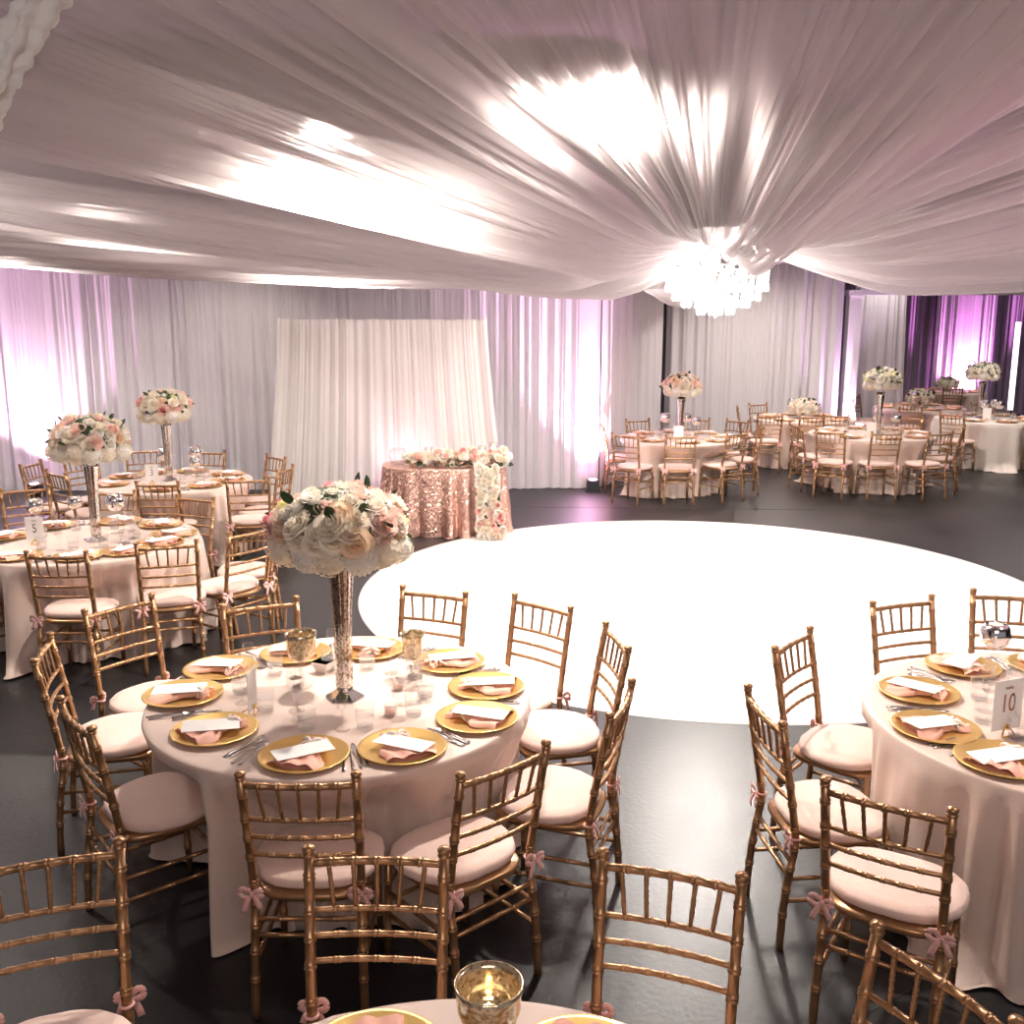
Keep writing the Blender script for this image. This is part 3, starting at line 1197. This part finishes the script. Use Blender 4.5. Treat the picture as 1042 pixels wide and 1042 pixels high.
def make_wine():
    t = tag(empty('wine_glass'), 'x', 'glass', 'x')
    b = MB()
    b.lathe([(.004, .078), (.018, .084), (.034, .105), (.039, .13), (.036, .165), (.031, .185), (.0300, .1845)], 28)
    b.build('bowl', 'glass', t)
    b = MB()
    b.lathe([(0, .0005), (.034, .0005), (.035, .002), (.012, .006), (.005, .012), (.004, .04), (.0045, .078), (0, .079)], 24)
    b.build('stem', 'cutglass', t)
    return t


KD = {n: Kind(f()) for n, f in (('charger', make_charger), ('napkin', make_napkin), ('menu', make_menu), ('fork', make_fork), ('knife', make_knife), ('spoon', make_spoon), ('tumbler', make_tumbler), ('flute', make_flute), ('wine', make_wine))}


def fix(s):
    for w in ('ten', 'five', 'three'):
        s = s.replace('the table ' + w, 'table ' + w)
    return s


def setting(k, ang, r, hour, menu_turn, full=True, kinds=('tumbler', 'flute'), menu=True):
    """charger, napkin, menu, cutlery and glasses at one seat"""
    (cx, cy), rt, nm = TAB[k]
    d = Vector((math.cos(ang), math.sin(ang), 0))
    sd = Vector((-d.y, d.x, 0))                                     # to the diner's left... seen from the middle
    c = Vector((cx, cy, ZT)) + d * r
    rz = math.atan2(-d.y, -d.x) - PI / 2                            # local +y points at the middle
    at = "%s o'clock place" % hour
    KD['charger'].put(c + Vector((0, 0, .0005)), 0, fix('gold charger plate, %s, %s' % (at, nm)), 'charger plates on the ' + nm)
    KD['napkin'].put(c + Vector((0, 0, .0085)) - d * .005, rz + R(rnd.uniform(-12, 12)), fix('blush napkin tied with ribbon, %s, %s' % (at, nm)), 'napkins on the ' + nm)
    if menu:
        o = KD['menu'].put(c + Vector((0, 0, .0385)) + d * .015, rz + menu_turn, fix('white menu card on napkin, %s, %s' % (at, nm)), 'menu cards on the ' + nm)
        o.rotation_euler = (R(rnd.uniform(-4, 2)), R(rnd.uniform(-3, 3)), rz + menu_turn)
    if full:
        lf = sd                                                     # right hand side of the diner is +x local
        for q, off, n_, in (('fork', -.195, 'dinner fork'), ('fork', -.222, 'salad fork'), ('knife', .195, 'knife'), ('spoon', .22, 'spoon')):
            a2 = ang + off / r * (1 if True else -1)
            dd = Vector((math.cos(a2), math.sin(a2), 0))
            pos = Vector((cx, cy, ZT + .0005)) + dd * (r + .01)
            rr = math.atan2(-dd.y, -dd.x) - PI / 2 + R(rnd.uniform(-4, 4))
            KD[q].put(pos, rr, fix('silver %s beside the gold plate, %s, %s' % (n_, at, nm)), 'cutlery on the ' + nm)
    spots = {'tumbler': (r - .25, -.05), 'flute': (r - .27, .10), 'wine': (r - .34, .03)}
    for q in kinds:
        rr, off = spots[q]
        rr = max(rr + rnd.uniform(-.02, .02), .2)
        a2 = ang + (off + rnd.uniform(-.02, .02)) / rr
        pos = Vector((cx + rr * math.cos(a2), cy + rr * math.sin(a2), ZT + .0005))
        nmx = {'tumbler': 'ribbed glass tumbler', 'flute': 'clear champagne flute', 'wine': 'clear wine glass'}[q]
        KD[q].put(pos, rnd.uniform(0, 6), fix('%s inside the %s, %s' % (nmx, at, nm)), 'glasses on the ' + nm)


# front table, every place measured
for ang, r, hour, mt in ((-178, .68, 'nine', 95), (-137, .59, 'eight', 62), (-93, .63, 'six', 32), (-60, .65, 'five', -55), (-25, .66, 'four', -80), (6, .63, 'three', -96),
                         (41, .59, 'two', -121), (85, .57, 'twelve', -10), (121, .60, 'eleven', -30), (154, .68, 'ten', -75)):
    setting('A', R(ang), r, hour, R(mt), kinds=('tumbler', 'flute', 'wine') if hour in ('eight', 'four', 'three') else ('tumbler', 'flute'))
for ang, r, hour, mt in ((-141, .64, 'eight', 62), (-170, .63, 'nine', 100), (152, .60, 'ten', 70), (108, .63, 'twelve', 30), (72, .63, 'one', 10)):
    setting('B', R(ang), r, hour, R(mt))
for ang, r, hour, mt in ((109, .62, 'eleven', -20), (66, .62, 'one', 20), (146, .62, 'ten', 15)):
    setting('C', R(ang), r, hour, R(mt), kinds=())
for ang, r, hour in ((-72, .61, 'six'), (-43, .62, 'five'), (-14, .62, 'four'), (14, .62, 'three'), (52, .62, 'one'), (89, .62, 'twelve'), (135, .62, 'ten'), (-112, .62, 'seven'), (176, .62, 'nine')):
    setting('D', R(ang), r, hour, R(rnd.uniform(-40, 40)))
for ang, r, hour in ((-80, .58, 'six'), (-40, .58, 'four'), (-5, .58, 'three'), (38, .58, 'two'), (88, .58, 'twelve'), (125, .58, 'eleven'), (160, .58, 'nine'), (-150, .58, 'eight')):
    setting('E', R(ang), r, hour, R(rnd.uniform(-40, 40)), full=hour in ('six', 'four'))
HR = ['three', 'half past one', 'twelve', 'half past ten', 'nine', 'half past seven', 'six', 'half past four']
for k in 'GHIJKM':
    for q in range(8):
        setting(k, q * PI / 4, TAB[k][1] - .20, HR[q], R(rnd.uniform(-40, 40)), full=False, kinds=('tumbler', 'wine', 'flute') if k in 'GIK' else ('wine',), menu=k in 'GIK')


# ------------------------------------------------------------ flowers
def petal(b, a, r, h, span, flare, mi, z0, close=0.):
    """one cupped petal wrapped round the axis of the flower at angle a"""
    def fn(u, v):
        x = (u - .5) * 2
        top = h * (1 - .30 * abs(x) ** 2.5)
        rad = r * (.40 + .60 * math.sin(min(1, v * 1.15) * PI / 2)) * (1 - close * v * v)
        roll = max(0, v - .62) / .38
        rad += flare * roll ** 1.6 * (1 - .35 * x * x)
        z = z0 + top * v - flare * .45 * roll ** 2.2
        w = a + x * span * (.55 + .45 * min(1, v * 1.8)) * (1 - .12 * roll)
        return (rad * math.cos(w), rad * math.sin(w), z)
    b.grid(fn, 6, 6, mi)


def rose_mesh(name, outer, inner, seed):
    rg = random.Random(seed)
    b = MB()
    b.lathe([(0, -.30), (.30, -.26), (.55, -.05), (.40, .10), (0, .15)], 12, mi=0)
    for n, r, h, span, fl, mi, z0, cl in ((3, .15, .86, 1.2, .0, 1, -.05, .45), (3, .27, .84, 1.15, .02, 1, -.08, .28), (4, .41, .80, 1.0, .05, 1, -.12, .14),
                                          (5, .57, .74, .85, .12, 0, -.18, .04), (5, .74, .64, .85, .20, 0, -.24, 0), (6, .88, .48, .75, .26, 0, -.28, 0)):
        o = rg.uniform(0, 6)
        for k in range(n):
            petal(b, o + 2 * PI * k / n + rg.uniform(-.12, .12), r * rg.uniform(.95, 1.05), h * rg.uniform(.93, 1.05), span, fl * rg.uniform(.7, 1.3), mi, z0, cl)
    return b.mesh(name, [outer, inner])


def hydrangea_mesh(name, key, seed):
    rg = random.Random(seed)
    b = MB()
    b.ball((0, 0, 0), .72, 10, 7)
    for i in range(110):
        z = 1 - 2 * (i + .5) / 110
        a = i * 2.39996
        q = Vector((math.sqrt(1 - z * z) * math.cos(a), math.sqrt(1 - z * z) * math.sin(a), z))
        rot = q.to_track_quat('Z', 'Y').to_matrix()
        c = q * rg.uniform(.74, .92)
        sp = rg.uniform(0, 1.5)
        for p in range(4):
            w = sp + p * PI / 2
            e1 = Vector((math.cos(w), math.sin(w), 0))
            e2 = Vector((-e1.y, e1.x, 0))
            vs = [Vector((0, 0, .02)), e1 * .13 + e2 * .10 + Vector((0, 0, .06)), e1 * .25 + Vector((0, 0, .03 + rg.uniform(0, .05))), e1 * .13 - e2 * .10 + Vector((0, 0, .06))]
            b.add([c + rot @ v for v in vs], [(0, 1, 2, 3)])
    return b.mesh(name, [key])


def leaf_mesh():
    b = MB()
    b.grid(lambda u, v: ((u - .5) * .9 * math.sin(PI * min(1, .08 + .92 * v)) ** .8, 0.06 * math.sin(3 * v) + .12 * abs(u - .5), v * 1.6), 4, 7)
    return b.mesh('leaf', ['leaf'])


ROSE = {'ivory': rose_mesh('rose', 'ivory', 'ivory', 1), 'white': rose_mesh('rose', 'white', 'ivory', 2), 'blush': rose_mesh('rose', 'blush', 'blush', 3),
        'peach': rose_mesh('rose', 'peach', 'peach', 4), 'pinkheart': rose_mesh('rose', 'blush', 'pink', 5), 'yellowheart': rose_mesh('rose', 'white', 'yellow', 6)}
HYD = hydrangea_mesh('hydrangea', 'ivory', 8)
HYDW = hydrangea_mesh('hydrangea', 'white', 9)
LEAF = leaf_mesh()


def face(o, n, spin):
    q = Vector(n).to_track_quat('Z', 'Y').to_matrix().to_4x4() @ Matrix.Rotation(spin, 4, 'Z')
    o.rotation_euler = q.to_euler()


def bouquet(x, y, z, rx, up, dn, label, seed, n=56, size=.043, mix=None, low=12, group='tall flower bouquets'):
    """mushroom head of roses over a skirt of hydrangea"""
    rg = random.Random(seed)
    mix = mix or ['ivory'] * 5 + ['white'] * 5 + ['blush'] * 3 + ['peach'] * 2 + ['pinkheart'] + ['yellowheart']
    t = tag(empty('flower_bouquet', (x, y, z)), label, 'flowers', group)
    b = MB()
    b.lathe([(0, -dn * .75), (rx * .35, -dn * .72), (rx * .74, -dn * .25), (rx * .80, up * .10), (rx * .62, up * .55), (rx * .3, up * .8), (0, up * .86)], 20)
    b.build('foliage', 'leaf', t)
    for i in range(n):
        f = (i + .5) / n
        zz = 1 - f * 1.12                                           # top to a little below the rim
        a = i * 2.39996 + rg.uniform(-.15, .15)
        rr = math.sqrt(max(0, 1 - zz * zz))
        k = rg.uniform(.90, 1.02)
        p = Vector((rx * .90 * rr * math.cos(a) * k, rx * .90 * rr * math.sin(a) * k, (up * .86 if zz > 0 else dn * .9) * zz * k))
        nn = Vector((p.x / rx ** 2, p.y / rx ** 2, p.z / up ** 2 + .3 / rx * max(0, zz)))
        nn = nn.normalized() + Vector((rg.uniform(-.25, .25), rg.uniform(-.25, .25), rg.uniform(-.1, .3)))
        key = rg.choice(mix)
        o = link('rose', ROSE[key], t, p - nn.normalized() * size * .35)
        s = size * rg.uniform(.82, 1.22)
        o.scale = (s, s, s)
        face(o, nn, rg.uniform(0, 6))
    for i in range(low):
        a = 2 * PI * i / low + rg.uniform(-.1, .1)
        rr = rx * rg.uniform(.62, .74)
        o = link('hydrangea', HYD if i % 2 else HYDW, t, (rr * math.cos(a), rr * math.sin(a), -dn * rg.uniform(.42, .6)))
        s = rx * .27 * rg.uniform(.9, 1.1)
        o.scale = (s, s, s * .85)
        o.rotation_euler = (rg.uniform(0, 6), rg.uniform(0, 6), 0)
    for i in range(16):
        zz = rg.uniform(-.2, .9)
        a = rg.uniform(0, 6.28)
        rr = math.sqrt(1 - zz * zz)
        p = Vector((rx * .86 * rr * math.cos(a), rx * .86 * rr * math.sin(a), up * .84 * zz))
        o = link('leaf', LEAF, t, p)
        s = size * rg.uniform(.55, .9)
        o.scale = (s, s, s)
        face(o, Vector((p.x, p.y, p.z * 2 + .02)) + Vector((rg.uniform(-.2, .2), rg.uniform(-.2, .2), rg.uniform(-.1, .2))), rg.uniform(0, 6))
    return t


def trumpet_vase(k, h, label):
    (cx, cy), rt, nm = TAB[k] if isinstance(k, str) else (k, 0, '')
    t = tag(empty('trumpet_vase', (cx, cy, ZT + .0005)), label, 'vase', 'mirrored trumpet vases')
    b = MB()
    b.lathe([(0, .001), (.082, .001), (.085, .006), (.078, .014), (.045, .032), (.032, .040)], 6)
    b.build('base', 'silver', t, False)
    b = MB()
    b.lathe([(.032, .040), (.036, .06), (.034, h * .3), (.038, h * .6), (.050, h * .88), (.060, h), (.056, h), (.046, h * .88), (.034, h * .6), (.03, h * .3), (0, .06)], 48, flute=.07, nf=8)
    b.build('body', 'mercury', t)
    return t


def vase_and_bouquet(k, h, zc, rx, up, dn, seed, n, size, vl, bl, dx=0, dy=0, mix=None):
    (cx, cy), rt, nm = TAB[k]
    trumpet_vase((cx + dx, cy + dy) if True else k, h, vl)
    bouquet(cx + dx, cy + dy, zc, rx, up, dn, bl, seed, n, size, mix)


vase_and_bouquet('A', .64, 1.50, .325, .205, .16, 3, 72, .056, 'mercury glass trumpet vase in the middle of the front table', 'large ivory and blush rose bouquet on the tall front vase', .02, -.03,
                 ['ivory'] * 5 + ['white'] * 5 + ['blush'] * 3 + ['peach'] * 3 + ['pinkheart'] * 2 + ['yellowheart'])
PALE = ['ivory'] * 6 + ['white'] * 6 + ['blush'] * 3 + ['peach'] + ['yellowheart']
vase_and_bouquet('D', .62, 1.49, .30, .22, .15, 4, 66, .050, 'mercury glass trumpet vase behind the five sign', 'ivory rose bouquet on the vase of table five', .10, -.05, PALE)
vase_and_bouquet('E', .62, 1.49, .29, .20, .15, 5, 60, .050, 'mercury glass trumpet vase behind the three sign', 'pale peach rose bouquet on the vase of table three', -.03, 0, PALE + ['blush', 'peach', 'pinkheart'])
vase_and_bouquet('G', .55, 1.46, .29, .20, .15, 6, 50, .052, 'trumpet vase on the table by the corner uplight', 'cream rose bouquet high above the table by the corner uplight', 0, 0, ['ivory'] * 4 + ['peach', 'blush'])
vase_and_bouquet('I', .58, 1.51, .28, .19, .15, 8, 56, .050, 'silver trumpet vase on the tall-bouquet table before the doorway', 'tall ivory bouquet with yellow hearts before the doorway', .09, 0, ['white'] * 6 + ['ivory'] * 3 + ['yellowheart'] * 2)
vase_and_bouquet('K', .60, 1.50, .28, .19, .13, 9, 50, .050, 'slim trumpet vase on the table under the pink lit drape', 'white rose bouquet in front of the pink lit drape', -.15, 0, ['white'] * 6 + ['ivory'] * 2)


def low_flowers(k, label, vl, seed):
    (cx, cy), rt, nm = TAB[k]
    b = MB()
    b.lathe([(0, .001), (.09, .001), (.10, .01), (.11, .09), (.105, .09), (.095, .012), (0, .01)], 28)
    o = b.build('flower_bowl', 'silver', None, True, (cx, cy, ZT + .0005))
    tag(o, vl, 'bowl', 'low flower bowls')
    bouquet(cx, cy, ZT + .17, 0.26, .18, .09, label, seed, 44, .052, ['white'] * 5 + ['ivory'] * 4 + ['blush'], 8, 'low flower arrangements')


low_flowers('H', 'low white flower mound on the table by the light grey drape', 'silver bowl under the white flower mound by the light grey drape', 11)
low_flowers('J', 'low white and blush flower mound in the doorway', 'silver bowl under the flower mound in the doorway', 12)
low_flowers('M', 'low pale flower mound on the dark table at the end drape', 'silver bowl under the flower mound at the end drape', 13)


# ------------------------------------------------------------ candle goblets
def make_goblet(name, style):
    t = tag(empty(name), 'x', 'candle holder', 'x')
    if style == 'ball':                                             # silver ball on a crystal stem
        bowl = [(.012, .150), (.035, .156), (.056, .180), (.062, .212), (.055, .245), (.042, .262), (.039, .262), (.051, .244), (.057, .212), (.05, .182), (.03, .166), (0, .163)]
        key = 'silver'
    elif style == 'wide':                                           # wide mercury glass cup
        bowl = [(.012, .118), (.030, .122), (.056, .142), (.064, .175), (.066, .225), (.070, .250), (.067, .251), (.062, .225), (.060, .175), (.052, .147), (.03, .128), (0, .126)]
        key = 'champagne'
    else:                                                           # flared cup on a short stem
        bowl = [(.010, .085), (.022, .09), (.040, .106), (.046, .135), (.044, .165), (.050, .195), (.058, .212), (.055, .212), (.047, .195), (.041, .165), (.042, .135), (.036, .108), (.02, .096), (0, .094)]
        key = 'champagne'
    h = bowl[0][1]
    b = MB()
    b.lathe(bowl, 36)
    b.build('bowl', key, t)
    b = MB()
    b.lathe([(0, .001), (.045, .001), (.047, .004), (.020, .011), (.009, .020), (.016, .030), (.009, .040), (.010, h * .55), (.019, h * .65), (.010, h * .76), (.008, h * .86), (.013, h)], 20)
    b.build('stem', 'cutglass', t)
    return t


GOB = {s: Kind(make_goblet('candle_goblet', s)) for s in ('ball', 'wide', 'flared')}


def make_tealight():
    t = tag(empty('candle'), 'x', 'candle', 'x')
    b = MB()
    b.lathe([(0, 0), (.026, 0), (.028, .004), (.028, .030), (.024, .032), (0, .031)], 18)
    b.build('wax', 'palewax', t)
    b = MB()
    b.lathe([(0, .033), (.004, .038), (.0055, .046), (.003, .058), (0, .064)], 10)
    b.build('flame', 'flame', t)
    return t


TEA = Kind(make_tealight())


def goblet(style, x, y, s, label, where):
    o = GOB[style].put((x, y, ZT + .0005), rnd.uniform(0, 6), label, 'candle goblets')
    s = s if isinstance(s, tuple) else (s, s, s)
    o.scale = s
    zf = {'ball': .168, 'wide': .128, 'flared': .098}[style]
    c = TEA.put((x, y, ZT + .0005 + zf * s[2]), 0, 'lit candle inside the ' + where, 'candles in goblets')
    c.scale = s


goblet('wide', -.93, 4.17, 1.0, 'wide mercury glass goblet beside the front vase', 'wide mercury goblet of the front table')
goblet('flared', -.45, 4.28, 1.0, 'flared champagne-coloured goblet on the front table', 'flared goblet of the front table')
goblet('ball', 2.15, 4.22, 1.05, 'silver ball goblet behind the ten sign', 'silver goblet behind the ten sign')
goblet('wide', -.05, 1.90, (1.08, 1.08, .80), 'wide mercury glass goblet at the bottom edge', 'mercury goblet at the bottom edge')
goblet('ball', -3.62, 7.38, 1.0, 'silver ball goblet right behind the five sign', 'silver goblet behind the five sign')
goblet('ball', -3.00, 7.36, 1.15, 'big silver ball goblet beside the vase on table five', 'big silver goblet of table five')
goblet('ball', -3.42, 7.62, .9, 'silver ball goblet half behind the vase on table five', 'goblet half behind the vase of table five')
for x, y, s, w in ((-3.55, 10.05, 1.15, 'before the vase'), (-3.25, 10.1, 1.2, 'tallest'), (-3.15, 9.75, .95, 'shortest')):
    goblet('ball', x, y, s, 'silver ball goblet on table three, %s of its trio' % w.replace('before the vase', 'the lone one'), '%s silver goblet of table three' % w.replace('before the vase', 'lone'))
for x, y, s, w in ((2.12, 13.7, 1.2, 'lone'), (2.42, 13.75, 1.2, 'middle'), (2.53, 13.6, 1.05, 'outer')):
    goblet('ball', x, y, s, '%s silver ball goblet by the vase near the corner uplight' % w, '%s goblet near the corner uplight' % w)
for k, pts in (('H', ((-.12, .3), (.22, .3))), ('I', ((.12, .12), (.27, -.16))), ('J', ((-.2, -.25), (.28, .2))), ('K', ((-.13, -.1), (.06, -.2), (.13, .1)))):
    for (dx, dy), w in zip(pts, ('first', 'second', 'third')):
        (cx, cy), rt, nm = TAB[k]
        goblet('ball', cx + dx, cy + dy, 1.15, '%s silver ball goblet on the %s' % (w, nm), '%s goblet of the %s' % (w, nm))


# ------------------------------------------------------------ table number signs
def text_child(name, body, parent, loc, size, key, rx=90):
    cu = bpy.data.curves.new(name, 'FONT')
    cu.body = body
    cu.size = size
    cu.align_x = 'CENTER'
    cu.extrude = .0004
    cu.materials.append(M[key])
    tmp = bpy.data.objects.new('lettering', cu)
    C.objects.link(tmp)
    me = bpy.data.meshes.new_from_object(tmp.evaluated_get(bpy.context.evaluated_depsgraph_get()))
    bpy.data.objects.remove(tmp)
    if not me.materials:
        me.materials.append(M[key])
    o = link(name, me, parent, loc)
    o.rotation_euler = (R(rx), 0, 0)
    return o


def sign(x, y, num, label, turn, key='ink', s=1.0):
    t = tag(empty('table_number_sign', (x, y, ZT + .0005), R(turn)), label, 'sign', 'table number signs')
    t.scale = (s, s, s)
    b = MB()
    b.box((0, 0, .112), (.127, .003, .178))
    b.build('card', 'paper', t, False)
    b = MB()
    b.tube(bez((-.028, -.016, .004), (-.02, -.006, .02), (0, -.006, .045), 6), .003, 6)
    b.tube(bez((.028, -.016, .004), (.02, -.006, .02), (0, -.006, .045), 6), .003, 6)
    b.tube([(0, -.006, .045), (0, .006, .03), (0, .05, .004)], .003, 6)
    b.tube([(-.028, -.016, .004), (.028, -.016, .004)], .003, 6)
    b.ball((0, -.008, .03), .007, 8, 6)
    b.build('easel', 'goldmetal', t)
    if num:
        n = text_child('number', num, t, (0, -.0022, .088), .092, key)
        n.scale = (.72, 1, 1)
        text_child('lettering', 'table', t, (0, -.0022, .168), .018, key)
    return t


sign(-1.07, 3.86, '', 'table number sign seen edge-on among the glasses of the front table', 88, s=.95)
sign(1.93, 3.64, '10', 'table sign reading ten at the frame edge', 20, 'inkgold', 1.15)
sign(-3.44, 6.98, '5', 'table sign reading five beside the vase', 4)
sign(-3.53, 9.60, '3', 'table sign reading three in front of the vase', 2)
sign(2.21, 13.1, '', 'blank-looking table sign near the corner uplight', 3)
sign(4.93, 13.55, '', 'pale table sign on the tall-bouquet table before the doorway', 0)
sign(7.55, 15.75, '', 'pale table sign on the table under the pink lit drape', -8)

# small things on the front table
t = tag(empty('sugar_dish', (-.87, 4.36, ZT + .0005), R(20)), 'white square dish of brown sugar beside the front vase', 'dish')
b = MB()
for (r0, z0), (r1, z1) in (((.036, .001), (.060, .052)), ((.057, .052), (.034, .006))):
    b.lathe([(r0, z0), (r1, z1)], 4)
b.lathe([(.060, .052), (.057, .052)], 4)
b.lathe([(0, .006), (.034, .006)], 4)
b.build('bowl', 'dish', t, False)
b = MB()
b.lathe([(.049, .036), (.03, .042), (0, .044)], 4)
b.build('sugar', 'sugar', t)
for x, y, lab in ((-.50, 4.13, 'pink glowing votive candle beside the flared goblet'), (-.50, 3.84, 'small rosy votive candle between the tumblers of the front table')):
    t = tag(empty('votive_candle', (x, y, ZT + .0005)), lab, 'candle', 'votive candles on the front table')
    b = MB()
    b.lathe([(0, .001), (.022, .001), (.026, .008), (.028, .05), (.0265, .05), (.024, .01), (0, .008)], 20)
    b.build('cup', 'glass', t)
    b = MB()
    b.lathe([(0, .009), (.022, .009), (.023, .03), (0, .031)], 16)
    b.build('wax', 'blush', t)


# ------------------------------------------------------------ sweetheart table
SX, SY = -.76, 11.0
t = tag(empty('sweetheart_table', (SX, SY, 0)), 'oval sweetheart table under a rose gold sequin cloth', 'table')
b = MB()
vs = [.66, .40]
b.add([(.64 * math.cos(2 * PI * k / 48), .38 * math.sin(2 * PI * k / 48), z) for z in (.71, .742) for k in range(48)],
      [tuple(range(47, -1, -1)), tuple(range(48, 96))] + [(k, (k + 1) % 48, 48 + (k + 1) % 48, 48 + k) for k in range(48)])
b.build('tabletop', 'wood', t)
for sx in (-.4, .4):
    for sy in (-.2, .2):
        b = MB()
        b.tube([(sx, sy, .001), (sx, sy, .71)], .018, 8)
        b.build('leg', 'pipe', t)
N = 320
b = MB()
rings = []
ff, f5 = pleat_fn(401, 30), pleat_fn(402, 11)


def oval(k, g, z):
    w = 2 * PI * k / N
    ca, sa = math.cos(w), math.sin(w)
    x = math.copysign(abs(ca) ** .8, ca) * (.69 + g * .02)
    y = math.copysign(abs(sa) ** .8, sa) * (.43 + g * .03)
    n_ = Vector((ca / .69, sa / .43, 0)).normalized()
    q = g * (.16 * (ff(k / N) - .4) + .05 * f5(k / N)) + 0
    q = min(q, .075)
    return (x + n_.x * q, y + n_.y * q, z)


for q in (.02, .5, .95):
    rings.append([(p[0] * q, p[1] * q, .752) for p in [oval(k, 0, 0) for k in range(N)]])
for g, z in ((0, .751), (.02, .74)):
    rings.append([oval(k, g, z) for k in range(N)])
for s in range(1, 19):
    v = s / 18
    rings.append([oval(k, .1 + .9 * v + (.25 * max(0, v - .9) / .1), .74 - .733 * v) for k in range(N)])
fs = [tuple(range(N))]
for i in range(len(rings) - 1):
    for j in range(N):
        fs.append((i * N + j, i * N + (j + 1) % N, (i + 1) * N + (j + 1) % N, (i + 1) * N + j))
b.add([p for r_ in rings for p in r_], fs)
tag(b.build('sequin_tablecloth', 'sequin', None, True, (SX, SY, 0)), 'rose gold sequin cloth draped in folds over the sweetheart table', 'tablecloth')

# garland along the table and the floral runner down to the floor
g = tag(empty('flower_garland', (SX, SY, .76)), 'ivory and blush flower garland lying along the sweetheart table', 'flowers')
rg = random.Random(77)
mixg = ['ivory'] * 6 + ['white'] * 5 + ['blush'] * 3 + ['peach'] + ['pinkheart']
for i in range(64):
    u = (i + .5) / 64
    x = -.42 + 1.12 * u
    bulk = .5 + .6 * u
    o = link('rose', ROSE[rg.choice(mixg)], g, (x + rg.uniform(-.03, .03), -.16 + rg.uniform(-.10, .10) * bulk - .06 * (u > .35), 0.03 + rg.uniform(0, .17) * bulk))
    s = .048 * rg.uniform(.85, 1.25)
    o.scale = (s, s, s)
    face(o, (rg.uniform(-.5, .5), -.6 + rg.uniform(-.4, .4), .8), rg.uniform(0, 6))
for i in range(10):
    u = i / 9
    o = link('hydrangea', HYDW if i % 2 else HYD, g, (-.30 + 1.0 * u, -.14 + rg.uniform(-.04, .05), .05 + .05 * u))
    s = .075 * rg.uniform(.9, 1.2)
    o.scale = (s, s, s * .8)
for i in range(46):
    u = rg.random()
    o = link('leaf', LEAF, g, (-.34 + 1.1 * u, -.27 + rg.uniform(-.06, .05), .012 + rg.uniform(0, .03)))
    s = .042 * rg.uniform(.7, 1.2)
    o.scale = (s, s, s)
    face(o, (rg.uniform(-1, 1), -.7, rg.uniform(-.1, .35)), rg.uniform(0, 6))
g = tag(empty('flower_runner', (-.27, 10.52, 0)), 'cascade of white and pink roses falling from table to floor', 'flowers')
b = MB()


def back_net(u, v):
    z = .80 * (1 - v)
    return ((u - .5) * (.20 + .10 * v) + .045 * v, -.075 * v ** .7 + .03 * (1 - v) * 2 - .02 + .02 * math.sin(9 * v + 6 * u), max(z, .01))


b.grid(back_net, 8, 24)
b.build('greenery_base', 'leaf', g)
for i in range(92):
    v = (i + .5) / 92
    p = back_net(rg.uniform(.02, .98), v)
    v2 = v
    pal = ['white'] * 5 + ['ivory'] * 5 + ['blush'] if v < .5 or v > .88 else ['white'] * 3 + ['ivory'] * 2 + ['blush'] * 4 + ['pinkheart'] * 2
    o = link('rose', ROSE[rg.choice(pal)], g, (p[0], p[1] - .03, max(p[2], .05)))
    s = (.040 + .012 * (v > .85)) * rg.uniform(.85, 1.2)
    o.scale = (s, s, s)
    face(o, (rg.uniform(-.5, .5), -1, rg.uniform(-.3, .5)), rg.uniform(0, 6))


def pillar_candle(x, y, z, r, h, cupr, label):
    t = tag(empty('hurricane_candle', (x, y, z)), label, 'candle', 'candles on the sweetheart table')
    b = MB()
    b.lathe([(0, 0), (.035, 0), (.036, .006), (.010, .012), (.010, .03), (.036, .04), (.038, .05), (0, .051)], 20)
    b.build('holder', 'goldmetal', t)
    b = MB()
    b.lathe([(0, .051), (r, .051), (r, .051 + h), (r * .8, .055 + h), (0, .052 + h)], 20)
    b.build('candle', 'palewax', t)
    b = MB()
    b.lathe([(0, .055 + h), (.005, .062 + h), (.006, .07 + h), (.003, .085 + h), (0, .09 + h)], 8)
    b.build('flame', 'flame', t)
    b = MB()
    b.lathe([(cupr * .9, .051), (cupr, .06), (cupr, .11 + h), (cupr * .985, .11 + h), (cupr * .985, .06), (cupr * .88, .053)], 24)
    b.build('glass_shade', 'glass', t)


for x, y, z, r, h, c, lab in ((-.93, 10.98, .752, .036, .085, .05, 'tall candle on a gold holder at the middle of the sequin table'),
                              (-.33, 10.98, .752, .036, .10, .05, 'pillar candle in glass above the top of the floral runner'),
                              (-.21, 11.1, .752, .034, .12, .048, 'pillar candle at the far end of the sweetheart table'),
                              (-.76, 11.06, .752, .03, .04, .04, 'short glowing candle behind the middle of the garland'),
                              (-.52, 11.06, .752, .03, .04, .04, 'short candle between the garland and the pillar candles'),
                              (-1.12, 10.96, .752, .028, .02, .038, 'small tealight at the bare end of the garland')):
    pillar_candle(x, y, z, r, h, c, lab)
b = MB()
b.lathe([(0, .002), (.07, .002), (.10, .03), (.115, .09), (.10, .15), (.06, .185), (.058, .185), (.097, .15), (.112, .09), (.097, .03), (0, .006)], 28)
tag(b.build('glass_bowl', 'glass', None, True, (-1.27, 10.98, .7525)), 'empty round glass bowl on the bare end of the sequin table', 'bowl')
